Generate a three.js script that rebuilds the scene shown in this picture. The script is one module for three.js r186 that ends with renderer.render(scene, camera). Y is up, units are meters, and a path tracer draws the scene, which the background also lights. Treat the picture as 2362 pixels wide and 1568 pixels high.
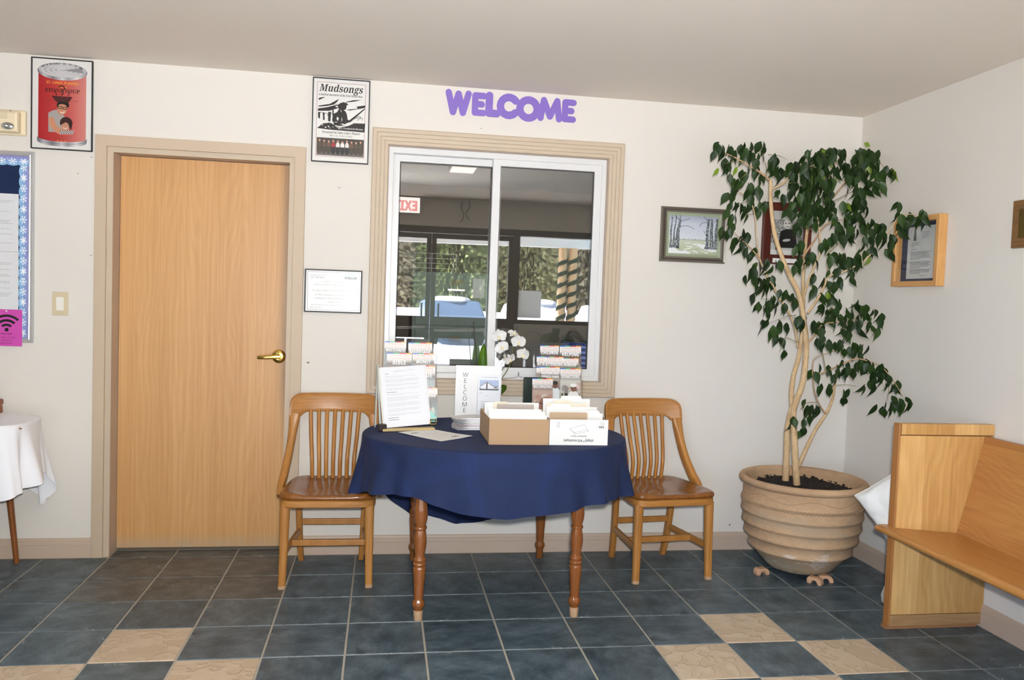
import * as THREE from 'three';
import { RoundedBoxGeometry } from 'three/addons/geometries/RoundedBoxGeometry.js';
import { mergeGeometries, mergeVertices, toCreasedNormals } from 'three/addons/utils/BufferGeometryUtils.js';
import { RectAreaLightUniformsLib } from 'three/addons/lights/RectAreaLightUniformsLib.js';
import { Sky } from 'three/addons/objects/Sky.js';

// ---------- camera, sky, sun, lamps, exposure ----------
const scene = new THREE.Scene();
const camera = new THREE.PerspectiveCamera(44.98, 2362 / 1568, 0.05, 300);
camera.position.set(1.9383, 1.3597, 4.3329);
camera.rotation.order = 'YXZ';
camera.rotation.set(THREE.MathUtils.degToRad(-2.7566), THREE.MathUtils.degToRad(-8.9583), THREE.MathUtils.degToRad(2.0173));
const renderer = new THREE.WebGLRenderer({ antialias: true });
renderer.toneMapping = THREE.LinearToneMapping;
renderer.toneMappingExposure = 0.75;
renderer.shadowMap.enabled = true;
const sky = new Sky();
sky.scale.setScalar(1000);
sky.material.uniforms.turbidity.value = 6;
sky.material.uniforms.rayleigh.value = 0.7;
sky.material.uniforms.mieCoefficient.value = 0.004;
sky.material.uniforms.mieDirectionalG.value = 0.8;
const sunDir = new THREE.Vector3(-0.76, 0.56, 0.06).normalize();
sky.material.uniforms.sunPosition.value.copy(sunDir);
scene.add(sky);
scene.backgroundIntensity = 2;
const sun = new THREE.DirectionalLight(0xfff3e2, 66);
sun.position.copy(sunDir).multiplyScalar(60);
sun.castShadow = true;
sun.shadow.mapSize.set(2048, 2048);
Object.assign(sun.shadow.camera, { left: -40, right: 40, top: 40, bottom: -40, near: 1, far: 150 });
scene.add(sun, sun.target);
RectAreaLightUniformsLib.init();
const FLASH = 42;                                 // candela of the photographer's flash, whose flat frontal light the photograph shows

// ---------- small toolbox ----------
const T = 0.3048, W_H = 2.46, XR = 4.581, XL = -1.7, ZF = 4.65;   // tile, ceiling height, right wall, left wall, glazed front
const V = (x, y, z) => new THREE.Vector3(x, y, z), V2 = (x, y) => new THREE.Vector2(x, y);
function rng(seed) { return () => { seed = (seed + 0x6d2b79f5) | 0; let t = Math.imul(seed ^ (seed >>> 15), 1 | seed); t = (t + Math.imul(t ^ (t >>> 7), 61 | t)) ^ t; return ((t ^ (t >>> 14)) >>> 0) / 4294967296; }; }
const clamp = (x, a = 0, b = 1) => Math.min(b, Math.max(a, x)), lerp = (a, b, t) => a + (b - a) * t, smooth = (a, b, x) => { const t = clamp((x - a) / (b - a)); return t * t * (3 - 2 * t); };
// a point of the place: where the line of sight through a pixel of the photograph (2362 x 1568) meets the plane z, or the plane x
const EYE = V(1.9383, 1.3597, 4.3329), TURN = new THREE.Euler(-0.048112, -0.156352, 0.035209, 'YXZ');   // where the photograph was taken from
function sight(px, py) { return V((px - 1181) / 1893.9, -(py - 784) / 1893.9, -1).applyEuler(TURN); }
function wp(px, py, z) { const d = sight(px, py), t = (z - EYE.z) / d.z; return EYE.clone().addScaledVector(d, t); }
function xp(px, py, x) { const d = sight(px, py), t = (x - EYE.x) / d.x; return EYE.clone().addScaledVector(d, t); }
const names = new Map();
function numbered(name) { const n = names.get(name) ?? 0; names.set(name, n + 1); return n ? name + '_' + String(n).padStart(3, '0') : name; }
function shade(o) { o.castShadow = true; o.receiveShadow = true; return o; }
function thing(name, label, category, [x, y, z] = [0, 0, 0], turn = 0, group) {
  const o = new THREE.Group(); o.name = numbered(name); o.position.set(x, y, z); o.rotation.y = turn;
  o.userData = { label, category }; if (group) o.userData.group = group;
  scene.add(o); return o;
}
function part(parent, name, geo, mat, label) { const m = shade(new THREE.Mesh(geo, mat)); m.name = name; if (label) m.userData.label = label; parent.add(m); return m; }
function lone(name, geo, mat, label, category, group) { const m = shade(new THREE.Mesh(geo, mat)); m.name = numbered(name); m.userData = { label, category }; if (group) m.userData.group = group; scene.add(m); return m; }
function struct(name, geo, mat) { const m = geo ? shade(new THREE.Mesh(geo, mat)) : new THREE.Group(); m.name = name; m.userData.kind = 'structure'; scene.add(m); return m; }
function copyOf(o, pos, turn, label) { const c = o.clone(); c.userData = { ...o.userData, label }; c.name = numbered(o.name.replace(/_\d{3}$/, '')); if (pos) c.position.set(...pos); if (turn !== undefined) c.rotation.y = turn; scene.add(c); return c; }
function plain(g) { g = g.index ? g.toNonIndexed() : g; if (!g.attributes.uv) g.setAttribute('uv', new THREE.BufferAttribute(new Float32Array(g.attributes.position.count * 2), 2)); for (const k of Object.keys(g.attributes)) if (!['position', 'normal', 'uv'].includes(k)) g.deleteAttribute(k); return g; }
const join = (list) => mergeGeometries(list.map(plain));
function box(w, h, d, x = 0, y = 0, z = 0, r = 0) { const g = r ? new RoundedBoxGeometry(w, h, d, 2, Math.min(r, w / 2.01, h / 2.01, d / 2.01)) : new THREE.BoxGeometry(w, h, d); g.translate(x, y, z); return g; }
const span = (x0, x1, y0, y1, z0, z1, r = 0) => box(x1 - x0, y1 - y0, z1 - z0, (x0 + x1) / 2, (y0 + y1) / 2, (z0 + z1) / 2, r);
// uv in metres with v along one axis (the grain)
function grain(g, axis = 'y', du = 0, dv = 0) {
  g = plain(g); const p = g.attributes.position, n = g.attributes.normal, A = 'xyz'.indexOf(axis), o = [0, 1, 2].filter((i) => i !== A), uv = new Float32Array(p.count * 2);
  for (let i = 0; i < p.count; i += 3) {
    const m = [0, 0, 0]; for (let k = 0; k < 3; k++) for (let c = 0; c < 3; c++) m[c] += n.getComponent(i + k, c);
    const a = m.map(Math.abs), end = a[A] > Math.max(a[o[0]], a[o[1]]), b = a[o[0]] < a[o[1]] ? o[0] : o[1];
    for (let k = 0; k < 3; k++) { uv[(i + k) * 2] = p.getComponent(i + k, end ? o[0] : b) + du; uv[(i + k) * 2 + 1] = p.getComponent(i + k, end ? o[1] : A) + dv; }
  }
  g.setAttribute('uv', new THREE.BufferAttribute(uv, 2)); return g;
}
// a limb with an oval or squarish section along a smooth path
function sweep(pts, radius, { sides = 10, steps = 16, power = 2, side = null, smoothPath = true } = {}) {
  const path = smoothPath ? new THREE.CatmullRomCurve3(pts, false, 'centripetal') : null, pos = [], nor = [], uv = [], idx = [];
  let u = null, len = 0, last = null;
  const N = smoothPath ? steps : pts.length - 1;
  for (let i = 0; i <= N; i++) {
    const t = i / N, c = smoothPath ? path.getPoint(t) : pts[i], tan = smoothPath ? path.getTangent(t) : pts[Math.min(i + 1, N)].clone().sub(pts[Math.max(i - 1, 0)]).normalize();
    if (side) u = side.clone().addScaledVector(tan, -side.dot(tan)).normalize();
    else { if (!u) u = Math.abs(tan.y) > 0.9 ? V(1, 0, 0) : V(0, 1, 0); u = u.clone().addScaledVector(tan, -u.dot(tan)).normalize(); }
    const w = tan.clone().cross(u), r = radius(t), [ra, rb] = Array.isArray(r) ? r : [r, r];
    if (last) len += last.distanceTo(c); last = c;
    for (let k = 0; k <= sides; k++) {
      const a = (k / sides) * Math.PI * 2, ca = Math.cos(a), sa = Math.sin(a), e = 2 / power, x = Math.sign(ca) * Math.abs(ca) ** e * ra, y = Math.sign(sa) * Math.abs(sa) ** e * rb;
      const q = c.clone().addScaledVector(u, x).addScaledVector(w, y); pos.push(q.x, q.y, q.z); uv.push((k / sides) * 6 * ra, len);
      const m = u.clone().multiplyScalar(ca * Math.abs(ca) ** (1 - e) / ra || 0).addScaledVector(w, sa * Math.abs(sa) ** (1 - e) / rb || 0).normalize(); nor.push(m.x, m.y, m.z);
    }
  }
  const R = sides + 1;
  for (let i = 0; i < N; i++) for (let k = 0; k < sides; k++) { const a = i * R + k; idx.push(a, a + R, a + 1, a + 1, a + R, a + R + 1); }
  for (const end of [0, N]) {                                              // caps
    const c0 = pos.length / 3, c = smoothPath ? path.getPoint(end / N) : pts[end]; pos.push(c.x, c.y, c.z); uv.push(0, 0);
    const tn = (smoothPath ? path.getTangent(end / N) : pts[end ? N : 1].clone().sub(pts[end ? N - 1 : 0]).normalize()).multiplyScalar(end ? 1 : -1); nor.push(tn.x, tn.y, tn.z);
    for (let k = 0; k <= sides; k++) { const b = (end * R + k) * 3; pos.push(pos[b], pos[b + 1], pos[b + 2]); uv.push(0, 0); nor.push(tn.x, tn.y, tn.z); }
    for (let k = 0; k < sides; k++) end ? idx.push(c0, c0 + 1 + k + 1, c0 + 1 + k) : idx.push(c0, c0 + 1 + k, c0 + 2 + k);
  }
  const g = new THREE.BufferGeometry();
  g.setAttribute('position', new THREE.Float32BufferAttribute(pos, 3)); g.setAttribute('normal', new THREE.Float32BufferAttribute(nor, 3)); g.setAttribute('uv', new THREE.Float32BufferAttribute(uv, 2)); g.setIndex(idx);
  // wind the faces outwards
  const ix = g.index.array, P = g.attributes.position, Nn = g.attributes.normal, A = V(), B = V(), C = V(), M = V();
  for (let i = 0; i < ix.length; i += 3) { A.fromBufferAttribute(P, ix[i]); B.fromBufferAttribute(P, ix[i + 1]); C.fromBufferAttribute(P, ix[i + 2]); M.fromBufferAttribute(Nn, ix[i]); if (B.sub(A).cross(C.sub(A)).dot(M) < 0) { const t = ix[i + 1]; ix[i + 1] = ix[i + 2]; ix[i + 2] = t; } }
  return g;
}
// rings round a middle: outline(angle) -> [x, z], each ring [scale, y or y(angle, x, z), push]
function polar(outline, rings, n = 64, crease = 0.6) {
  const pos = [], uv = [], idx = [];
  rings.forEach(([s, y]) => { for (let k = 0; k < n; k++) { const a = (k / n) * Math.PI * 2, [x, z] = outline(a); const X = x * s, Z = z * s; pos.push(X, typeof y === 'function' ? y(a, X, Z) : y, Z); uv.push(X, Z); } });
  for (let i = 0; i + 1 < rings.length; i++) for (let k = 0; k < n; k++) { const a = i * n + k, b = i * n + (k + 1) % n; idx.push(a, b, a + n, b, b + n, a + n); }
  const g = new THREE.BufferGeometry(); g.setAttribute('position', new THREE.Float32BufferAttribute(pos, 3)); g.setAttribute('uv', new THREE.Float32BufferAttribute(uv, 2)); g.setIndex(idx);
  return toCreasedNormals(g, crease);
}
function lathe(profile, n = 32, smoothing = false) {
  let pts = profile.map(([r, y]) => V2(r, y));
  if (smoothing) pts = new THREE.SplineCurve(pts).getPoints(profile.length * 5);
  return toCreasedNormals(new THREE.LatheGeometry(pts, n), 0.7);
}
function extrude(points, depth, bevel = 0, holes = [], curveSegments = 8) {
  const s = points instanceof THREE.Shape ? points : new THREE.Shape(points.map(([x, y]) => V2(x, y)));
  for (const h of holes) s.holes.push(new THREE.Path(h.map(([x, y]) => V2(x, y))));
  return new THREE.ExtrudeGeometry(s, { depth, bevelEnabled: bevel > 0, bevelSize: bevel, bevelThickness: bevel, bevelOffset: -bevel, bevelSegments: 2, curveSegments });
}
// a moulding of the given profile [[outwards, forwards], ...] mitred round a rectangle lying in a plane of constant z
function mouldingRing(x0, x1, y0, y1, profile) {
  const corner = [[x0, y0, -1, -1], [x1, y0, 1, -1], [x1, y1, 1, 1], [x0, y1, -1, 1]], list = [];
  for (let c = 0; c < 4; c++) {
    const a = corner[c], b = corner[(c + 1) % 4], pos = [], P = (q, [d, f]) => [q[0] + q[2] * d, q[1] + q[3] * d, f];
    for (let i = 0; i + 1 < profile.length; i++) { const q = [P(a, profile[i]), P(b, profile[i]), P(b, profile[i + 1]), P(a, profile[i + 1])]; for (const k of [0, 1, 2, 0, 2, 3]) pos.push(...q[k]); }
    const g = new THREE.BufferGeometry(); g.setAttribute('position', new THREE.Float32BufferAttribute(pos, 3)); g.computeVertexNormals();
    // outwards is up the profile: flip when the faces look at the wall
    list.push(g);
  }
  const g = join(list), n = g.attributes.normal; let s = 0; for (let i = 0; i < n.count; i++) s += n.getZ(i);
  if (s < 0) { const p = g.attributes.position.array; for (let i = 0; i < p.length; i += 9) for (let c = 0; c < 3; c++) { const t = p[i + 3 + c]; p[i + 3 + c] = p[i + 6 + c]; p[i + 6 + c] = t; } g.computeVertexNormals(); }
  return g;
}

// ---------- textures ----------
function hash(ix, iy, s) { let h = Math.imul(ix, 374761393) ^ Math.imul(iy, 668265263) ^ Math.imul(s, 974634541); h = Math.imul(h ^ (h >>> 13), 1274126177); return ((h ^ (h >>> 16)) >>> 0) / 4294967296; }
function vnoise(x, y, px, py, s) {
  const ix = Math.floor(x), iy = Math.floor(y), fx = x - ix, fy = y - iy, u = fx * fx * (3 - 2 * fx), v = fy * fy * (3 - 2 * fy), m = (a, p) => ((a % p) + p) % p;
  const x0 = m(ix, px), x1 = m(ix + 1, px), y0 = m(iy, py), y1 = m(iy + 1, py);
  return lerp(lerp(hash(x0, y0, s), hash(x1, y0, s), u), lerp(hash(x0, y1, s), hash(x1, y1, s), u), v);
}
function fbm(u, v, fx, fy, oct, s) { let a = 0.5, sum = 0, tot = 0; for (let i = 0; i < oct; i++) { sum += a * vnoise(u * fx, v * fy, fx, fy, s + i); tot += a; a *= 0.5; fx *= 2; fy *= 2; } return sum / tot; }
function dataTex(w, h, fn, srgb = true) {
  const d = new Uint8Array(w * h * 4);
  for (let y = 0; y < h; y++) for (let x = 0; x < w; x++) { const c = fn((x + 0.5) / w, (y + 0.5) / h), o = (y * w + x) * 4; d[o] = clamp(c[0], 0, 255); d[o + 1] = clamp(c[1], 0, 255); d[o + 2] = clamp(c[2], 0, 255); d[o + 3] = 255; }
  const t = new THREE.DataTexture(d, w, h); t.colorSpace = srgb ? THREE.SRGBColorSpace : THREE.NoColorSpace; t.wrapS = t.wrapT = THREE.RepeatWrapping; t.magFilter = THREE.LinearFilter; t.minFilter = THREE.LinearMipmapLinearFilter; t.needsUpdate = true; return t;
}
function rep(t, su, sv) { t.repeat.set(1 / su, 1 / sv); return t; }
function canv(w, h, draw) { const c = document.createElement('canvas'); c.width = w; c.height = h; draw(c.getContext('2d'), w, h); const t = new THREE.CanvasTexture(c); t.colorSpace = THREE.SRGBColorSpace; t.anisotropy = 4; return t; }
const mix3 = (a, b, t) => [lerp(a[0], b[0], t), lerp(a[1], b[1], t), lerp(a[2], b[2], t)];
// oak-like grain along v; the picture stands for su x sv metres
function woodTex(dark, light, { seed = 1, cathedral = 0.5, fine = 0.5, su = 0.6, sv = 1.2, boards = 0 } = {}) {
  return rep(dataTex(512, 512, (u, v) => {
    const warp = fbm(u, v, 3, 2, 3, seed), ring = 0.5 + 0.5 * Math.sin((u * 9 + warp * 5 + 0.6 * Math.cos((u - 0.5) * 6.28) * Math.cos(v * 6.28)) * 6.28);
    const fib = fbm(u, v, 90, 3, 3, seed + 7), pore = vnoise(u * 220, v * 12, 220, 12, seed + 3), broad = fbm(u, v, 6, 2, 2, seed + 11);
    let t = 0.5 + cathedral * 0.35 * (ring - 0.5) + fine * 0.7 * (fib - 0.5) + 0.5 * (broad - 0.5) - (pore > 0.86 ? 0.12 * fine : 0);
    if (boards) t += 0.55 * (hash(Math.floor(u * boards), 3, seed) - 0.5);
    return mix3(dark, light, clamp(t));
  }), su, sv);
}
function bumpTex(fx, fy, oct, seed, su, sv) { return rep(dataTex(256, 256, (u, v) => { const a = 255 * fbm(u, v, fx, fy, oct, seed); return [a, a, a]; }, false), su, sv); }
const M = {};
const std = (o) => new THREE.MeshStandardMaterial(o), phys = (o) => new THREE.MeshPhysicalMaterial(o);
// ---------- materials ----------
M.wall = std({ color: 0xdfdad1, roughness: 0.85 });
M.ceiling = std({ color: 0xeae1d5, roughness: 0.95 });
M.trim = std({ color: 0xbfac94, roughness: 0.55 });
M.trimGrey = std({ color: 0xbfab98, roughness: 0.5 });
M.trimWin = std({ color: 0xc0af98, roughness: 0.55 });
M.vinyl = std({ color: 0xdededc, roughness: 0.35 });
M.gasket = std({ color: 0x17181a, roughness: 0.6 });
M.bronze = std({ color: 0x3a302e, roughness: 0.45, metalness: 0.3 });
M.glass = phys({ color: 0xffffff, roughness: 0, transmission: 1, thickness: 0, ior: 1.8 });
M.clearGlass = phys({ color: 0xffffff, roughness: 0, transmission: 1, thickness: 0, ior: 1.35 });
M.acrylic = phys({ color: 0xffffff, roughness: 0.03, transmission: 1, thickness: 0, ior: 1.25 });
M.grout = std({ color: 0xa8a294, roughness: 0.95 });
M.black = std({ color: 0x14120f, roughness: 0.5 });
M.white = std({ color: 0xe9e8e3, roughness: 0.7 });
M.paper = std({ color: 0xe8e8e7, roughness: 0.8 });
M.brass = std({ color: 0xd8b560, roughness: 0.18, metalness: 1 });
M.steel = std({ color: 0xc9c9c6, roughness: 0.3, metalness: 0.9 });
M.darkMetal = std({ color: 0x4a4c4a, roughness: 0.4, metalness: 0.6 });
M.honey = std({ map: woodTex([150, 96, 40], [196, 141, 74], { seed: 21, cathedral: 0.5, fine: 0.7, su: 0.25, sv: 0.6 }), roughness: 0.38 });
M.honeyDark = std({ map: woodTex([112, 64, 22], [156, 100, 44], { seed: 23, cathedral: 0.5, fine: 0.7, su: 0.25, sv: 0.6 }), roughness: 0.22 });
M.worn = std({ color: 0xb39270, roughness: 0.9 });
M.turned = std({ map: woodTex([114, 64, 28], [150, 92, 46], { seed: 31, cathedral: 0.3, fine: 0.5, su: 0.15, sv: 0.5 }), roughness: 0.22 });
M.pew = std({ map: woodTex([184, 136, 76], [230, 188, 124], { seed: 41, cathedral: 0.55, fine: 0.6, boards: 4, su: 0.46, sv: 0.9 }), roughness: 0.4 });
M.pewEdge = std({ map: woodTex([150, 96, 48], [186, 130, 72], { seed: 43, cathedral: 0.3, fine: 0.6, su: 0.2, sv: 0.9 }), roughness: 0.45 });
M.pewSeat = std({ map: woodTex([158, 104, 50], [198, 144, 80], { seed: 45, cathedral: 0.5, fine: 0.7, su: 0.3, sv: 1.0 }), roughness: 0.3 });
M.frameOak = std({ map: woodTex([184, 130, 72], [222, 174, 112], { seed: 47, cathedral: 0.3, fine: 0.6, su: 0.2, sv: 0.5 }), roughness: 0.45 });

// ---------- the setting: floor ----------
const floor = struct('floor', null);
part(floor, 'slab', span(XL - 0.15, XR + 0.15, -0.12, -0.0028, -0.16, ZF + 0.2), M.grout);
const slateAt = (u, v, seed, base, worn) => {
  const a = fbm(u, v, 4, 5, 5, seed), b = fbm(u + 0.2 * a, v + 0.1 * a, 6, 10, 5, seed + 9), c = vnoise(u * 120, v * 120, 120, 120, seed + 5), f = fbm(u, v, 26, 44, 3, seed + 41), w = fbm(u, v, 3, 3, 3, seed + 31), s = fbm(u, v, 40, 64, 3, seed + 17);
  const t = 0.38 * a + 0.34 * b + 0.2 * f + 0.08 * c;
  let col = mix3([base[0] - 30, base[1] - 30, base[2] - 30], [base[0] + 30, base[1] + 30, base[2] + 30], clamp((t - 0.5) * 2 + 0.5));
  col = mix3(col, [176, 180, 176], smooth(0.7 - 0.12 * worn, 0.86 - 0.12 * worn, w) * smooth(0.5, 0.7, s) * 0.75);
  return [col, 0.4 * b + 0.3 * a + 0.3 * f];
};
M.slate = [], M.beige = [];
const slateBump = rep(dataTex(256, 256, (u, v) => { const h = 255 * slateAt(u, v, 51, [80, 88, 92], 0)[1]; return [h, h, h]; }, false), 1, 1);
[[74, 90, 98, 0.3], [77, 92, 99, 1], [70, 86, 94, 0], [75, 91, 99, 0.6], [72, 88, 97, 0.1], [80, 85, 85, 0.4], [84, 87, 86, 0]].forEach((c, i) => {
  const t = dataTex(320, 320, (u, v) => slateAt(u, v, 51 + i * 97, c, c[3])[0]);
  M.slate.push(std({ map: t, bumpMap: slateBump, bumpScale: 0.0022, roughness: 0.42 }));
});
for (let i = 0; i < 2; i++) {
  const h = (u, v) => { const a = fbm(u, v, 4, 4, 4, 301 + i * 50), b = fbm(u + 0.2 * a, v + 0.15 * a, 7, 5, 4, 307 + i * 50); return clamp(0.5 + 2.2 * (b - 0.5)) ; };
  M.beige.push(std({ map: dataTex(256, 256, (u, v) => { const k = h(u, v), line = smooth(0.06, 0, Math.abs(k - 0.48)); return mix3(mix3([186, 166, 140], [200, 182, 158], k), [164, 142, 114], line * 0.3); }), bumpMap: dataTex(256, 256, (u, v) => { const k = 255 * smooth(0.4, 0.56, h(u, v)); return [k, k, k]; }, false), bumpScale: 0.0016, roughness: 0.5 }));
}
function tileGeo(w, d, seed) {                     // top face inside a sloped rim, uv over the face
  const r = rng(seed), e = 0.0022, x = w / 2, z = d / 2, q = r() < 0.5 ? 1 : -1, pos = [], uv = [], lift = [0, 0, 0, 0].map(() => (r() - 0.5) * 0.0005);
  const top = [[-x + e, z - e], [x - e, z - e], [x - e, -z + e], [-x + e, -z + e]], bot = [[-x, z], [x, z], [x, -z], [-x, -z]];
  const turn = Math.floor(r() * 4), put = (p, y) => { pos.push(p[0], y, p[1]); let s = q * p[0] / w, t = -p[1] / d; for (let i = 0; i < turn; i++) [s, t] = [-t, s]; uv.push(s + 0.5, t + 0.5); };
  for (const k of [0, 1, 2, 0, 2, 3]) put(top[k], lift[k]);
  for (let k = 0; k < 4; k++) { const n = (k + 1) % 4; put(bot[k], -0.004); put(bot[n], -0.004); put(top[n], lift[n]); put(bot[k], -0.004); put(top[n], lift[n]); put(top[k], lift[k]); }
  const g = new THREE.BufferGeometry(); g.setAttribute('position', new THREE.Float32BufferAttribute(pos, 3)); g.setAttribute('uv', new THREE.Float32BufferAttribute(uv, 2)); g.computeVertexNormals(); return g;
}
const tiles = [1, 2, 3, 4, 5, 6, 7, 8, 9, 10].map((s) => tileGeo(T - 0.0065, T - 0.0065, s)), rt = rng(9), far = [];
const isBeige = (c, r) => { const k = ((c - 3) % 8 + 8) % 8, q = ((r - 4) % 8 + 8) % 8; return (q === 7 && k === 0) || (q === 0 && (k === 1 || k === 7)) || (q === 1 && k === 0); };
for (let r = 0; r < 15; r++) for (let c = -6; c < 15; c++) {
  const x = (c + 0.5) * T, z = (r + 0.5 + 0.0595) * T, pick = Math.floor(rt() * 10), m = isBeige(c, r) ? M.beige[pick % 2] : c > 1 && c < 5 && r < 2 ? M.slate[5 + pick % 2] : M.slate[Math.floor(rt() * 5)];
  if (c < -1 || r > 8) { const g = tiles[pick].clone(); g.translate(x, 0, z); far.push(g); continue; }
  part(floor, 'tile', tiles[pick], m).position.set(x, 0, z);
}
part(floor, 'tiles', join(far), M.slate[0]).userData.kind = 'stuff';
for (const [c, x0, x1] of [[2, 0.612, 3 * T - 0.003], [3, 3 * T + 0.003, 4 * T - 0.003], [4, 4 * T + 0.003, 1.457]]) part(floor, 'tile', tileGeo(x1 - x0, 0.116, c), M.slate[5]).position.set((x0 + x1) / 2, 0, -0.043);

// ---------- walls, ceiling, trims ----------
const DX0 = 0.607, DX1 = 1.463, DTOP = 2.022, WX0 = 1.942, WX1 = 3.113, WY0 = 0.932, WY1 = 2.138;
{
  const g = extrude([[XL - 0.12, 0], [DX0, 0], [DX0, DTOP], [DX1, DTOP], [DX1, 0], [XR + 0.12, 0], [XR + 0.12, W_H], [XL - 0.12, W_H]], 0.16, 0, [[[WX0, WY0], [WX0, WY1], [WX1, WY1], [WX1, WY0]]]);
  g.translate(0, 0, -0.16);
  const w = struct('wall_back', g, M.wall);
  const mark = std({ color: 0x8d867b, roughness: 0.9 }), r = rng(3);   // scuffs and a plugged hole in the paint
  for (const [px, py, a, b] of [[711, 836, 0.009, 0.006], [783, 433, 0.007, 0.002], [1683, 1210, 0.005, 0.007], [211, 362, 0.004, 0.003], [210, 589, 0.006, 0.002], [1110, 296, 0.003, 0.003], [180, 400, 0.003, 0.003]]) {
    const p = wp(px, py, 0), g = new THREE.CircleGeometry(1, 9), q = g.attributes.position; for (let i = 1; i < q.count; i++) { const k = 0.7 + 0.5 * r(); q.setXY(i, q.getX(i) * a * k, q.getY(i) * b * k); }
    const s = part(w, 'scuff', g, mark); s.position.set(p.x, p.y, 0.0006);
  }
}
struct('wall_right', span(XR, XR + 0.12, 0, W_H, 0, ZF + 0.2), M.wall);
struct('wall_left', span(XL - 0.12, XL, 0, W_H, 0, ZF + 0.2), M.wall);
struct('ceiling', span(XL - 0.12, XR + 0.12, W_H, W_H + 0.12, -0.16, ZF + 0.2), M.ceiling);
// skirting: flat foot, groove, step and a rounded top
const skirt = [[0, 0], [0.014, 0], [0.014, 0.062], [0.0115, 0.0635], [0.0115, 0.066], [0.0135, 0.0675], [0.0125, 0.08], [0.009, 0.083], [0.009, 0.087], [0.007, 0.095], [0.003, 0.099], [0, 0.099]];
function skirtBox(x0, x1) { const g = extrude(skirt, x1 - x0); g.applyMatrix4(new THREE.Matrix4().set(0, 0, 1, x0, 0, 1, 0, 0, 1, 0, 0, 0, 0, 0, 0, 1)); flipIfNeeded(g); return g; }
function flipIfNeeded(g) {                          // faces outwards of their middle
  g = plain(g); g.computeBoundingBox(); const c = g.boundingBox.getCenter(V()), p = g.attributes.position; let s = 0; const A = V(), B = V(), C = V();
  for (let i = 0; i < p.count; i += 3) { A.fromBufferAttribute(p, i); B.fromBufferAttribute(p, i + 1); C.fromBufferAttribute(p, i + 2); const n = B.clone().sub(A).cross(C.clone().sub(A)); s += n.dot(A.clone().sub(c)); }
  if (s < 0) for (let i = 0; i < p.count; i += 3) { A.fromBufferAttribute(p, i + 1); B.fromBufferAttribute(p, i + 2); p.setXYZ(i + 1, B.x, B.y, B.z); p.setXYZ(i + 2, A.x, A.y, A.z); }
  g.computeVertexNormals(); return g;
}
struct('baseboard_back', join([flipIfNeeded(skirtBox(XL, 0.526)), flipIfNeeded(skirtBox(1.528, XR))]), M.trimGrey);
{ const g = extrude(skirt, ZF - 0.014); g.applyMatrix4(new THREE.Matrix4().set(-1, 0, 0, XR, 0, 1, 0, 0, 0, 0, 1, 0.014, 0, 0, 0, 1)); struct('baseboard_right', flipIfNeeded(g), M.trimGrey); }

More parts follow.
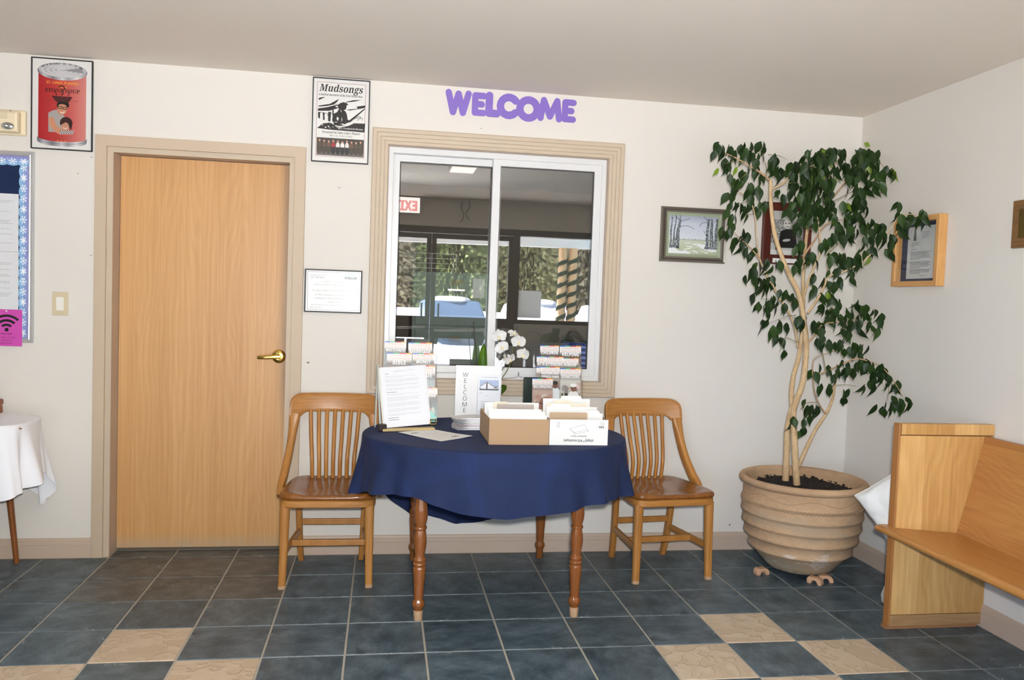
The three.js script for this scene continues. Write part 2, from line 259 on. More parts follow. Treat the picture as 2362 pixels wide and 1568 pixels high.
// ---------- inner door ----------
{
  const d = struct('door_1', null);
  const arch = (x0, x1, top, w) => [[x0, 0], [x0 + w, 0], [x0 + w, top - w], [x1 - w, top - w], [x1 - w, 0], [x1, 0], [x1, top], [x0, top]];
  const f = extrude(arch(0.526, 1.528, 2.098, 0.054), 0.016, 0.002); part(d, 'frame_face', f, M.trim);
  const s = extrude(arch(0.578, 1.477, 2.046, 0.028), 0.004); part(d, 'frame_bead', s, M.trimWin);
  const rev = join([span(DX0 - 0.004, DX0 + 0.001, 0, DTOP, -0.16, 0.0035), span(DX1 - 0.001, DX1 + 0.004, 0, DTOP, -0.16, 0.0035), span(DX0, DX1, DTOP - 0.001, DTOP + 0.004, -0.16, 0.0035)]); part(d, 'frame_reveal', rev, M.trimGrey);
  const r = rng(4), veneer = dataTex(512, 1024, (u, v) => {
    const leaf = u * 4.3, k = Math.floor(leaf), f0 = (leaf - k) - 0.5, wv = fbm(u, v, 6, 3, 3, 61), cath = 0.5 + 0.5 * Math.sin((Math.abs(f0) * 7 + 0.8 * Math.sin(v * 5 + k * 2) + wv * 5 + (k % 2 ? 1.4 * v : 0)) * 6.28);
    const fib = fbm(u, v, 150, 4, 3, 63), broad = fbm(u, v, 9, 2, 2, 65);
    let c = mix3([184, 134, 78], [214, 168, 112], clamp(0.52 + 0.16 * (cath - 0.5) + 0.55 * (fib - 0.5) + 0.5 * (broad - 0.5)));
    c = mix3(c, [176, 158, 136], smooth(0.045, 0, v) * (0.35 + 0.5 * fbm(u, v, 30, 60, 2, 67)));
    c = mix3(c, [112, 88, 62], smooth(0.9, 0.99, u) * 0.75 * smooth(0.2, 0.5, v) * (0.5 + 0.6 * fbm(u, v, 30, 5, 3, 69)));   // darker brown towards the latch edge
    return c;
  });
  const g = box(DX1 - DX0 - 0.006, DTOP - 0.018, 0.045, 0, 0, 0), uv = g.attributes.uv; void uv; void r;
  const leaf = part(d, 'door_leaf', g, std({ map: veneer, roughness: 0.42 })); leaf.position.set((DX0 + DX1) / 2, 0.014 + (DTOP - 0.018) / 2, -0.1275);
  const h = new THREE.Group(); h.name = 'door_handle'; h.position.copy(wp(643, 822, -0.1)); d.add(h);
  const rose = new THREE.LatheGeometry([[0, 0.012], [0.02, 0.012], [0.024, 0.009], [0.031, 0.008], [0.035, 0.004], [0.036, 0]].map(([a, b]) => V2(a, b)), 40); rose.rotateX(Math.PI / 2); part(h, 'rose', rose, M.brass).position.z = -0.004;
  part(h, 'lever', join([sweep([V(0, 0, 0), V(0, 0, 0.05)], () => 0.0125, { steps: 4, sides: 16 }), sweep([V(0.012, 0.002, 0.048), V(-0.03, 0, 0.052), V(-0.075, -0.003, 0.05), V(-0.1, -0.004, 0.044)], (t) => [0.0115 - 0.002 * t, 0.008], { sides: 14, power: 3, side: V(0, 1, 0) })]), M.brass);
  part(h, 'lock_cylinder', new THREE.CylinderGeometry(0.0075, 0.008, 0.006, 20).rotateX(Math.PI / 2).translate(0, 0, 0.053), M.steel);
}

// ---------- inner window with two sliding sashes ----------
{
  const prof = [[0, 0], [0, 0.012], [0.003, 0.0145], [0.016, 0.015], [0.0175, 0.0125], [0.019, 0.0125], [0.0205, 0.0165], [0.036, 0.018], [0.0375, 0.0155], [0.039, 0.0155], [0.0405, 0.0195], [0.056, 0.021], [0.0575, 0.0185], [0.059, 0.0185], [0.0605, 0.0225], [0.077, 0.023], [0.082, 0.02], [0.083, 0]];
  struct('trim_1', mouldingRing(WX0 - 0.001, WX1 + 0.001, WY0 - 0.001, WY1 + 0.001, prof), M.trimWin);
  const w = struct('window_1', null);
  const ring = (x0, x1, y0, y1, t, z0, z1) => join([span(x0, x0 + t, y0, y1, z0, z1, 0.003), span(x1 - t, x1, y0, y1, z0, z1, 0.003), span(x0 + t * 0.9, x1 - t * 0.9, y1 - t, y1, z0, z1, 0.003), span(x0 + t * 0.9, x1 - t * 0.9, y0, y0 + t, z0, z1, 0.003)]);
  part(w, 'reveal', join([span(WX0 - 0.002, WX0 + 0.002, WY0, WY1, -0.16, 0), span(WX1 - 0.002, WX1 + 0.002, WY0, WY1, -0.16, 0), span(WX0, WX1, WY1 - 0.002, WY1 + 0.002, -0.16, 0), span(WX0, WX1, WY0 - 0.002, WY0 + 0.002, -0.16, 0)]), M.trimGrey);
  part(w, 'frame', join([span(WX0 + 0.002, WX0 + 0.028, WY0 + 0.002, WY1 - 0.002, -0.1, -0.02, 0.003), span(WX1 - 0.028, WX1 - 0.002, WY0 + 0.002, WY1 - 0.002, -0.1, -0.02, 0.003), span(WX0 + 0.025, WX1 - 0.025, WY1 - 0.034, WY1 - 0.002, -0.1, -0.02, 0.003), span(WX0 + 0.025, WX1 - 0.025, WY0 + 0.002, WY0 + 0.03, -0.1, -0.02, 0.003)]), M.vinyl);
  for (const [x0, x1, y0, y1, t, z] of [[WX0 + 0.02, 2.545, WY0 + 0.024, WY1 - 0.026, 0.042, -0.085], [2.492, WX1 - 0.024, WY0 + 0.024, WY1 - 0.026, 0.042, -0.045]]) {
    const s = new THREE.Group(); s.name = 'sash'; w.add(s);
    part(s, 'sash_frame', ring(x0, x1, y0, y1, t, z - 0.016, z + 0.016), M.vinyl);
    part(s, 'gasket', ring(x0 + t, x1 - t, y0 + t, y1 - t, z > -0.06 ? 0.004 : 0.006, z - 0.01, z + 0.006), M.gasket);
    for (const q of [-0.006, 0.008]) part(s, 'pane', span(x0 + t, x1 - t, y0 + t, y1 - t, z + q - 0.004, z + q), M.glass);
  }
}

// ---------- glazed entrance front (seen in the window's reflection) ----------
struct('wall_front', join([span(XL, XR, 2.15, W_H, ZF, ZF + 0.2), span(XL, 0, 0, 2.15, ZF, ZF + 0.2), span(4.33, XR, 0, 2.15, ZF, ZF + 0.2), span(0, 1.42, 0, 0.06, ZF, ZF + 0.2), span(3.385, 4.33, 0, 1.1, ZF, ZF + 0.2)]), M.wall);
struct('trim_2', join([span(0, 4.33, 2.08, 2.15, ZF + 0.02, ZF + 0.16), span(1.42, 1.5, 0, 2.09, ZF + 0.02, ZF + 0.16), span(3.36, 3.41, 0, 2.09, ZF + 0.02, ZF + 0.16)]), M.bronze);
function frontWindow(name, x0, x1, y0, y1, bars) {
  const w = struct(name, null);
  part(w, 'window_frame', join([span(x0, x0 + 0.045, y0, y1, ZF + 0.04, ZF + 0.14), span(x1 - 0.045, x1, y0, y1, ZF + 0.04, ZF + 0.14), span(x0, x1, y0, y0 + 0.045, ZF + 0.04, ZF + 0.14), span(x0, x1, y1 - 0.03, y1, ZF + 0.04, ZF + 0.14), ...bars.map((x) => span(x - 0.025, x + 0.025, y0, y1, ZF + 0.04, ZF + 0.14))]), M.bronze);
  const xs = [x0 + 0.045, ...bars, x1 - 0.045]; for (let i = 0; i + 1 < xs.length; i++) part(w, 'pane', span(xs[i], xs[i + 1], y0 + 0.04, y1 - 0.03, ZF + 0.09, ZF + 0.095), M.clearGlass);
}
frontWindow('window_2', 0, 1.42, 0.06, 2.09, [0.71]);
frontWindow('window_3', 3.385, 4.33, 1.1, 2.12, []);
for (const [name, x0, x1, hx] of [['door_2', 1.505, 2.448, 2.36], ['door_3', 2.452, 3.36, 2.55]]) {
  const d = struct(name, null), z0 = ZF + 0.06, z1 = ZF + 0.11;
  part(d, 'door_frame', join([span(x0, x0 + 0.052, 0.01, 2.075, z0, z1, 0.003), span(x1 - 0.052, x1, 0.01, 2.075, z0, z1, 0.003), span(x0 + 0.05, x1 - 0.05, 2.02, 2.075, z0, z1, 0.003), span(x0 + 0.05, x1 - 0.05, 0.91, 1.15, z0, z1, 0.003), span(x0 + 0.05, x1 - 0.05, 0.01, 0.26, z0, z1, 0.003)]), M.bronze);
  part(d, 'pane', span(x0 + 0.05, x1 - 0.05, 1.15, 2.02, z0 + 0.022, z0 + 0.027), M.clearGlass);
  part(d, 'pane', span(x0 + 0.05, x1 - 0.05, 0.26, 0.91, z0 + 0.022, z0 + 0.027), M.clearGlass);
  part(d, 'push_bar', sweep([V(x0 + 0.06, 1.0, z0), V(x0 + 0.07, 1.0, z0 - 0.06), V(x1 - 0.07, 1.03, z0 - 0.06), V(x1 - 0.06, 1.03, z0)], () => 0.013, { sides: 10 }), M.steel);
  part(d, 'pull_handle', sweep([V(hx, 1.04, z1), V(hx, 1.04, z1 + 0.06), V(hx, 1.29, z1 + 0.06), V(hx, 1.29, z1)], () => 0.011, { sides: 10, smoothPath: false }), M.bronze);
}
{
  const s = thing('exit_sign', 'white exit sign with red letters above the glass entrance doors, mirrored in the window', 'sign', [2.15, 2.36, ZF - 0.03]);
  part(s, 'housing', box(0.32, 0.18, 0.05, 0, 0, 0, 0.008), M.white);
  const face = canv(256, 144, (c, w, h) => { c.fillStyle = '#f6f2ea'; c.fillRect(0, 0, w, h); c.fillStyle = '#c8202c'; c.font = 'bold 104px sans-serif'; c.textAlign = 'center'; c.textBaseline = 'middle'; c.save(); c.translate(w / 2, h / 2 + 6); c.scale(1.02, 1.25); c.strokeStyle = '#c8202c'; c.lineWidth = 5; c.strokeText('EXIT', 0, 0); c.fillText('EXIT', 0, 0); c.restore(); });
  const f = part(s, 'lit_face', new THREE.PlaneGeometry(0.3, 0.165), std({ color: 0x222222, map: face, emissive: 0xffffff, emissiveMap: face, emissiveIntensity: 3.6 })); f.rotation.y = Math.PI; f.position.z = -0.0265;
  const l = new THREE.RectAreaLight(0xffe0d8, 2, 0.3, 0.165); l.position.z = -0.03; s.add(l);
}

{
  const t = thing('flash_lamp', 'camera flash with a white dome on a thin stand by the glass doors', 'lamp', [1.96, 0, 4.42]);
  part(t, 'stand', sweep([V(0, 0.02, 0), V(0, 1.42, 0)], () => 0.011, { sides: 10, steps: 2 }), M.black);
  for (const a of [1.2, 3.3, 5.4]) part(t, 'leg', sweep([V(0, 0.32, 0), V(Math.cos(a) * 0.22, 0.006, Math.sin(a) * 0.17)], () => 0.006, { sides: 8, steps: 2 }), M.black);
  part(t, 'head', box(0.08, 0.06, 0.1, 0, 1.46, 0.02, 0.008), M.black);
  part(t, 'lit_dome', new THREE.SphereGeometry(0.038, 24, 16).translate(0, 1.46, -0.05), std({ color: 0xffffff, emissive: 0xfff6e8, emissiveIntensity: 1.5 }));
  const s = new THREE.SpotLight(0xffffff, FLASH, 0, 1.05, 0.6, 2); s.position.set(0, 1.46, -0.05); s.target.position.set(0.35, 1.1, -4.4); s.castShadow = true; s.shadow.radius = 1.8; t.add(s, s.target);
}

{
  const n = lone('window_notice', span(3.432, 3.7, 1.17, 1.475, ZF + 0.085, ZF + 0.087), phys({ color: 0xf2f2ee, roughness: 1, transmission: 0.6, thickness: 0 }), 'pale notice taped to the front window beside the doors, mirrored in the window', 'notice'); void n;
  const t = thing('leafy_plant', 'leafy green plant on a low stand under the front window, mirrored in the window', 'plant', [3.75, 0, 4.12]), r = rng(40);
  part(t, 'stand', join([box(0.5, 0.03, 0.4, 0, 0.6, 0, 0.006), ...[[-0.22, -0.17], [0.22, -0.17], [-0.22, 0.17], [0.22, 0.17]].map(([x, z]) => box(0.04, 0.59, 0.04, x, 0.295, z))]), M.turned);
  part(t, 'pot', lathe([[0, 0.617], [0.1, 0.617], [0.14, 0.75], [0.15, 0.76], [0.135, 0.77], [0.12, 0.74], [0, 0.74]], 28), std({ color: 0x6b4a34, roughness: 0.8 }));
  const green = std({ color: 0x3d5a2e, roughness: 0.5 });
  for (let i = 0; i < 26; i++) { const a = r() * 6.28, L = 0.24 + 0.2 * r(), h = 0.12 + 0.22 * r(), pts = [V(Math.cos(a) * 0.04, 0.75, Math.sin(a) * 0.04), V(Math.cos(a) * L * 0.5, 0.75 + h, Math.sin(a) * L * 0.5), V(Math.cos(a) * L, 0.78 + h * 0.5, Math.sin(a) * L)]; part(t, 'leaf', sweep(pts, (k) => [0.003, 0.008 + 0.04 * Math.sin(Math.PI * clamp(k * 1.1 - 0.1)) ], { sides: 6, steps: 10, side: V(0, 1, 0) }), green); }
}

lone('loose_cable', join([[2.77, 2.44, 2.2, 0.02], [2.84, 2.45, 2.23, -0.03]].map(([x, y0, y1, k]) => sweep([V(x, y0, ZF - 0.008), V(x - k * 0.4, (y0 * 2 + y1) / 3, ZF - 0.012), V(x + k, (y0 + 2 * y1) / 3, ZF - 0.012), V(x - k * 0.6, y1, ZF - 0.01)], () => 0.004, { sides: 6 }))), M.black, 'two dark loose cables hanging on the wall above the glass doors, mirrored in the window', 'cable');

// ---------- porch, snow, forest and parked cars outside ----------
M.snow = std({ color: 0xf1f4f8, roughness: 0.9, bumpMap: bumpTex(24, 24, 4, 77, 3, 3), bumpScale: 0.05 });
M.concrete = std({ color: 0xd2cfc8, roughness: 0.9 });
M.soffit = std({ color: 0xf0efec, roughness: 0.7 });
struct('porch_floor', span(1.2, 7.2, -0.14, -0.02, ZF + 0.2, 6.6), M.concrete);
struct('porch_roof', join([span(1.3, 7.2, 2.36, 2.42, ZF + 0.2, 6.4), span(1.3, 7.2, 2.08, 2.42, 6.28, 6.4), span(1.3, 1.42, 2.08, 2.42, ZF + 0.2, 6.4)]), M.soffit);
{
  const r = rng(12), g = new THREE.PlaneGeometry(140, 74, 70, 60); g.rotateX(-Math.PI / 2); g.translate(4, -0.16, ZF + 0.2 + 37);
  const p = g.attributes.position;
  for (let i = 0; i < p.count; i++) { const x = p.getX(i), z = p.getZ(i), bank = Math.exp(-(((z - 27.5) / 2.2) ** 2)) * (0.95 + 0.5 * vnoise(x * 0.5 + 50, z * 0.4, 512, 512, 5)), rise = smooth(28, 45, z) * 0.6; if (z > 7) p.setY(i, -0.16 + 0.1 * vnoise(x * 0.9 + 60, z * 0.9, 512, 512, 7) + bank + rise); void r; }
  g.computeVertexNormals(); g.setAttribute('uv', new THREE.Float32BufferAttribute(Array.from({ length: p.count * 2 }, (_, i) => (i % 2 ? p.getZ(i >> 1) : p.getX(i >> 1))), 2));
  struct('snow_ground', g, M.snow);
  const post = thing('porch_post', 'left one of two pale wooden porch posts wound with dark garland', 'post', [4.282, -0.02, 6.34]);
  part(post, 'shaft', grain(new THREE.CylinderGeometry(0.056, 0.06, 2.1, 20).translate(0, 1.05, 0)), std({ map: woodTex([206, 164, 116], [232, 196, 150], { seed: 71, su: 0.3, sv: 1 }), roughness: 0.7 }));
  const helix = Array.from({ length: 140 }, (_, i) => { const a = i * 0.56, y = 0.2 + (i / 139) * 1.8; return V(Math.cos(a) * 0.064, y, Math.sin(a) * 0.064); });
  part(post, 'garland', sweep(helix, (t) => [0.026 + 0.003 * Math.sin(t * 300), 0.008], { sides: 6, steps: 420, side: V(0, 1, 0) }), std({ color: 0x2c3f2c, roughness: 0.95 }));
  copyOf(post, [4.423, -0.02, 6.34], 1, 'right one of two pale wooden porch posts wound with dark garland');
}
{
  // a conifer: trunk, and sprays of needles on drooping boughs
  const needles = [0x8a9460, 0xb0ab7a, 0xbcb090].map((k) => std({ color: k, roughness: 1 })), bark = std({ color: 0x5b4a3a, roughness: 0.95 });
  const kinds = [0, 1, 2].map((kind) => {
    const r = rng(100 + kind), pos = [], H = 9.5, t = thing('conifer', 'x', 'tree');
    for (let i = 0; i < 11000; i++) {
      const y = 0.6 + (H - 0.7) * Math.pow(r(), 1.15), reach = (kind === 2 ? 1.5 : 2.0) * Math.pow(1 - y / H, 0.75) + 0.12, a = r() * 6.283, k = reach * Math.sqrt(0.08 + 0.92 * r());
      const c = V(Math.cos(a) * k, y - 0.28 * k, Math.sin(a) * k), L = 0.12 + 0.17 * r(), dir = V(Math.cos(a + (r() - 0.5)), -0.35 + 0.3 * r(), Math.sin(a + (r() - 0.5))).normalize(), sd = dir.clone().cross(V(0, 1, 0)).normalize(), up = V(0, 0.05 + 0.08 * r(), 0);
      const tip = c.clone().addScaledVector(dir, L), l = c.clone().addScaledVector(sd, L * 0.15).sub(up), q = c.clone().addScaledVector(sd, -L * 0.15).sub(up), m = c.clone().add(up);
      for (const v of [m, l, tip, m, tip, q]) pos.push(v.x, v.y, v.z);
    }
    const g = new THREE.BufferGeometry(); g.setAttribute('position', new THREE.Float32BufferAttribute(pos, 3)); g.computeVertexNormals();
    part(t, 'trunk', new THREE.CylinderGeometry(0.03, 0.2, H, 9).translate(0, H / 2, 0), bark); part(t, 'foliage', g, needles[kind]).userData.kind = 'stuff';
    return t;
  });
  const r = rng(55), kindName = ['dark green', 'olive green', 'brownish'];
  for (let i = 0; i < 36; i++) {
    const k = i % 3, first = i < 3, row = Math.floor(i / 9), n = i % 9, x = -5 + n * 3.3 + row * 1.2 + r() * 0.6, z = 33 + row * 3.6 + r() * 0.8, label = kindName[k] + ' conifer in the snowy forest beyond the car park, mirrored in the window';
    const t = first ? kinds[k] : copyOf(kinds[k], null, 0, label); t.userData.label = label; t.userData.group = kindName[k] + ' conifers of the forest';
    t.position.set(x, 0.25, z); t.rotation.y = r() * 6; t.scale.setScalar(0.95 + 0.4 * r() + row * 0.12);
  }
  // parked cars with snow on the roof
  const glassy = std({ color: 0x1d242b, roughness: 0.1 }), tyre = std({ color: 0x151515, roughness: 0.9 });
  for (const [x, z, turn, col, label] of [[6.9, 22.5, 1.4, 0xe8eaec, 'white snow-capped car beyond the porch, mirrored in the window'], [9.9, 24.0, 1.5, 0xc9d2d8, 'silver snow-capped car beside the porch posts, mirrored in the window'], [4.1, 23, 1.45, 0x5a6e8c, 'blue parked car behind the glass entrance doors, mirrored in the window'], [12.9, 24.2, 1.6, 0x4b5560, 'dark grey parked car right of the porch posts, mirrored in the window']]) {
    const c = thing('car', label, 'car', [x, -0.12, z], turn);
    const sh = new THREE.Shape(); sh.moveTo(-2.1, 0.3); sh.lineTo(-2.1, 0.75); sh.quadraticCurveTo(-1.9, 0.85, -1.3, 0.88); sh.lineTo(-0.7, 1.36); sh.quadraticCurveTo(0, 1.46, 0.9, 1.38); sh.lineTo(1.6, 0.95); sh.lineTo(2.05, 0.88); sh.lineTo(2.12, 0.35); sh.lineTo(-2.1, 0.3);
    const body = extrude(sh, 1.6, 0.06); body.translate(0, 0, -0.8); part(c, 'body', body, std({ color: col, roughness: 0.35 }));
    for (const s of [-1, 1]) for (const w of [[[-1.1, 0.92], [-0.62, 1.31], [0.05, 1.35], [0.05, 0.92]], [[0.12, 0.92], [0.12, 1.35], [0.85, 1.3], [1.4, 0.95]]]) { const g = extrude(w, 0.03); g.translate(0, 0, s * 0.8 - 0.015); part(c, 'side_window', g, glassy); }
    for (const wx of [-1.3, 1.3]) for (const s of [-1, 1]) part(c, 'wheel', new THREE.CylinderGeometry(0.32, 0.32, 0.2, 20).rotateX(Math.PI / 2).translate(wx, 0.32, s * 0.74), tyre);
    part(c, 'snow_cap', polar((a) => [Math.cos(a) * 0.95, Math.sin(a) * 0.72], [[0.001, 1.56], [0.5, 1.55], [0.85, 1.5], [1, 1.4], [0.9, 1.36]], 20, 1.2).translate(0.1, 0, 0), M.snow);
  }
}

struct('wall_hall', join([span(0.3, 1.2, -0.1, 0, -1.4, -0.16), span(0.3, 1.2, W_H, W_H + 0.1, -1.4, -0.16), span(0.2, 0.3, -0.1, W_H, -1.4, -0.16), span(0.2, 1.3, -0.1, W_H, -1.5, -1.4), span(1.2, 1.3, -0.1, W_H, -1.4, -0.16), span(1.2, 1.5, -0.1, W_H, -0.3, -0.16)]), M.wall);

// ---------- office behind the inner window ----------
M.officeWall = std({ color: 0x7d766b, roughness: 0.9 });
struct('office_floor', span(1.3, 5, -0.1, 0, -3.8, -0.16), std({ color: 0x4d4a46, roughness: 0.9 }));
struct('office_ceiling', span(1.3, 5, W_H, W_H + 0.1, -3.8, -0.16), M.soffit);
struct('wall_office', join([span(1.2, 1.3, 0, W_H, -3.8, -0.16), span(5, 5.1, 0, W_H, -3.8, -0.16), span(1.2, 5.1, 0, W_H, -3.9, -3.8)]), M.officeWall);
{
  const l = thing('office_ceiling_light', 'flat white ceiling light in the office behind the window', 'lamp', [2.545, W_H - 0.03, -2.38]);
  part(l, 'housing', box(0.22, 0.05, 0.3, 0, 0.004, 0, 0.006), M.white);
  part(l, 'diffuser', box(0.19, 0.01, 0.27, 0, -0.024, 0), std({ color: 0xffffff, emissive: 0xfff2e0, emissiveIntensity: 1.1 }));
  const a = new THREE.RectAreaLight(0xfff2e0, 62, 0.19, 0.27); a.rotation.x = -Math.PI / 2; a.position.y = -0.032; l.add(a);
  const metal = std({ color: 0x7f9184, roughness: 0.5 });
  const cab = thing('file_cabinet', 'grey-green metal file cabinet in the office, seen through the left pane', 'cabinet', [2.4, 0, -1.3]);
  part(cab, 'body', box(0.56, 1.52, 0.6, 0, 0.76, 0, 0.006), metal);
  for (let k = 0; k < 4; k++) { const d = new THREE.Group(); d.name = 'drawer'; cab.add(d); part(d, 'drawer_front', box(0.52, 0.345, 0.02, 0, 0.25 + k * 0.368, 0.305, 0.004), metal); part(d, 'handle', box(0.12, 0.02, 0.025, 0, 0.31 + k * 0.368, 0.325, 0.005), M.steel); part(d, 'label_holder', box(0.08, 0.035, 0.006, 0, 0.36 + k * 0.368, 0.317), std({ color: 0x8f8b6c, roughness: 0.6 })); }
  const note = lone('paper_note', new THREE.BoxGeometry(0.078, 0.125, 0.001).translate(2.545, 1.43, -0.982), M.paper, 'white paper note held by a magnet on the grey-green file cabinet', 'paper'); void note;
  const rack = []; for (let k = 0; k < 4; k++) rack.push(span(2.13, 2.4, 1.55 + k * 0.032, 1.553 + k * 0.032, -1.06, -1.057)); for (const x of [2.13, 2.24, 2.4]) rack.push(span(x, x + 0.003, 1.52, 1.65, -1.06, -1.057), span(x, x + 0.003, 1.52, 1.65, -1.3, -1.297), span(x, x + 0.003, 1.52, 1.523, -1.3, -1.057));
  lone('wire_rack', join(rack), std({ color: 0xd8dcd8, roughness: 0.4 }), 'white wire file rack standing on the grey-green file cabinet', 'rack');
  const desk = thing('office_desk', 'dark office desk just behind the right pane of the window', 'desk', [3.4, 0, -1.0]);
  part(desk, 'desk_top', box(1.3, 0.03, 0.7, 0, 0.745, 0, 0.006), std({ color: 0x3b2f28, roughness: 0.5 })); for (const s of [-1, 1]) part(desk, 'side_panel', box(0.03, 0.73, 0.66, s * 0.62, 0.365, 0), std({ color: 0x3b2f28, roughness: 0.5 }));
  const mon = thing('monitor', 'computer monitor with a blue screen behind the right pane, low in its corner', 'monitor', [3.28, 0.76, -0.85], -0.25);
  part(mon, 'stand', join([box(0.2, 0.015, 0.16, 0, 0.008, 0, 0.004), box(0.04, 0.12, 0.03, 0, 0.07, -0.02)]), M.black); part(mon, 'casing', box(0.4, 0.27, 0.03, 0, 0.22, 0, 0.008), M.black);
  const scr = canv(128, 96, (c, w, h) => { c.fillStyle = '#203a78'; c.fillRect(0, 0, w, h); c.fillStyle = '#7f9be0'; for (let y = 8; y < h; y += 14) c.fillRect(6, y, w - 12, 6); });
  part(mon, 'screen', box(0.37, 0.235, 0.002, 0, 0.222, 0.0155), std({ color: 0x111111, emissive: 0xffffff, emissiveMap: scr, emissiveIntensity: 0.8 }));
  const sl = new THREE.RectAreaLight(0x6080d0, 0.4, 0.37, 0.235); sl.rotation.y = Math.PI; sl.position.set(0, 0.222, 0.02); mon.add(sl);
}
// ---------- wooden chairs ----------
function outwards(g) {                              // faces turned out, smooth shading
  const p = g.attributes.position, ix = g.index.array, A = V(), B = V(), C = V(); let vol = 0;
  for (let i = 0; i < ix.length; i += 3) { A.fromBufferAttribute(p, ix[i]); B.fromBufferAttribute(p, ix[i + 1]); C.fromBufferAttribute(p, ix[i + 2]); vol += A.dot(B.clone().cross(C)); }
  if (vol < 0) for (let i = 0; i < ix.length; i += 3) { const t = ix[i + 1]; ix[i + 1] = ix[i + 2]; ix[i + 2] = t; }
  return toCreasedNormals(g, 0.9);
}
function makeChair(label) {
  const t = thing('wooden_chair', label, 'chair');
  t.userData.group = 'wooden chairs at the navy table';
  // saddled seat with rounded front corners, wider at the front
  const outline = (a) => { const c = Math.cos(a), s = Math.sin(a), e = 0.3, x = Math.sign(c) * Math.abs(c) ** e, z = Math.sign(s) * Math.abs(s) ** e; return [x * (0.212 + 0.018 * z), z * 0.225 + 0.012]; };
  const dish = (a, x, z) => { const q = (0.5 + z * 1.2), d = Math.exp(-((Math.abs(x) - 0.085) ** 2) / 0.006) * 0.012 * clamp(q + 0.3) + 0.006 * (1 - (x / 0.23) ** 2); return 0.445 - d * (1 - smooth(0.14, 0.235, Math.hypot(x * 0.9, z < 0 ? z : z * 0.75))) - 0.006 * (z < 0 ? 1 : 0) * smooth(0, 0.2, -z); };
  const rim = (dy) => (a, x, z) => dish(a, x, z) - dy;
  const seat = polar(outline, [[0.001, dish], [0.15, dish], [0.3, dish], [0.45, dish], [0.6, dish], [0.75, dish], [0.88, dish], [0.95, rim(0.001)], [0.985, rim(0.006)], [1, rim(0.014)], [0.995, 0.42], [0.97, 0.414], [0.5, 0.414], [0.001, 0.414]], 72, 1.0);
  part(t, 'seat', grain(seat, 'z'), M.honeyDark);
  const ap = polar(outline, [[0.7, 0.413], [0.965, 0.413], [0.985, 0.409], [0.985, 0.384], [0.965, 0.379], [0.84, 0.379], [0.84, 0.4], [0.7, 0.4]], 72, 0.7);
  part(t, 'apron', grain(ap, 'x'), M.honey);
  for (const s of [-1, 1]) {
    const l = part(t, 'leg', grain(sweep([V(s * 0.19, 0.39, 0.195), V(s * 0.193, 0.2, 0.2), V(s * 0.197, 0.0, 0.207)], (k) => 0.0225 - 0.0055 * k, { sides: 16, power: 3, steps: 6, side: V(1, 0, 0) })), M.honey);
    part(l, 'foot_tip', sweep([V(s * 0.1968, 0.016, 0.2062), V(s * 0.197, 0.0004, 0.207)], () => 0.0178, { sides: 16, power: 3, steps: 2, side: V(1, 0, 0) }), M.worn);
    part(t, 'leg', grain(sweep([V(s * 0.165, 0.4, -0.15), V(s * 0.16, 0.25, -0.162), V(s * 0.155, 0.1, -0.187), V(s * 0.15, 0.0, -0.213)], (k) => [0.016 - 0.002 * k, 0.021 - 0.003 * k], { sides: 16, power: 5, steps: 12, side: V(1, 0, 0) })), M.honey);
    part(t, 'side_stretcher', grain(sweep([V(s * 0.193, 0.165, 0.2), V(s * 0.158, 0.165, -0.17)], () => [0.0085, 0.017], { sides: 12, power: 5, steps: 2, side: V(1, 0, 0) }), 'z'), M.honey);
    // post: from the crest down the side of the back and forward to the seat's edge
    part(t, 'back_post', grain(sweep([V(s * 0.1965, 0.752, -0.205), V(s * 0.202, 0.68, -0.188), V(s * 0.213, 0.57, -0.14), V(s * 0.227, 0.47, -0.06), V(s * 0.235, 0.42, 0.0), V(s * 0.236, 0.385, 0.022)], (k) => [0.0275 - 0.0085 * smooth(0, 0.35, k) - 0.005 * smooth(0.5, 1, k), 0.026 - 0.012 * smooth(0.2, 0, k) - 0.004 * smooth(0.75, 1, k)], { sides: 16, power: 3.2, steps: 24, side: V(1, 0, 0) })), M.honey);
  }
  { // crest: upright loops of its section, bent backwards in the middle, its ends turned down onto the posts
    const n = 56, ring = 20, pos = [], idx = [];
    for (let i = 0; i <= n; i++) {
      const s = (i / n) * 2 - 1, x = 0.2225 * Math.sign(s) * (1 - (1 - Math.abs(s)) ** 1.35), q = Math.abs(x) / 0.2225;
      const top = q > 0.72 ? 0.805 + 0.048 * Math.sqrt(Math.max(0, 1 - ((q - 0.72) / 0.28) ** 2)) : 0.853, inner = Math.abs(x) > 0.168, low = inner ? 0.735 : 0.759 - 0.024 * Math.max(0, (Math.abs(x) - 0.13) / 0.038) ** 2.4, zc = -0.2 - 0.05 * (1 - q * q), h = (top - low) / 2, m = (top + low) / 2;
      for (let k = 0; k < ring; k++) { const a = (k / ring) * 6.2832, ca = Math.cos(a), sa = Math.sin(a), dy = Math.sign(ca) * Math.abs(ca) ** 0.45 * h, dz = Math.sign(sa) * Math.abs(sa) ** 0.45 * 0.0135 * (q > 0.985 ? 0.8 : 1), y = m + dy; pos.push(x, y, zc + dz - (y - 0.75) * 0.22); }
    }
    for (let i = 0; i < n; i++) for (let k = 0; k < ring; k++) { const p = i * ring + k, q = i * ring + (k + 1) % ring; idx.push(p, p + ring, q, q, p + ring, q + ring); }
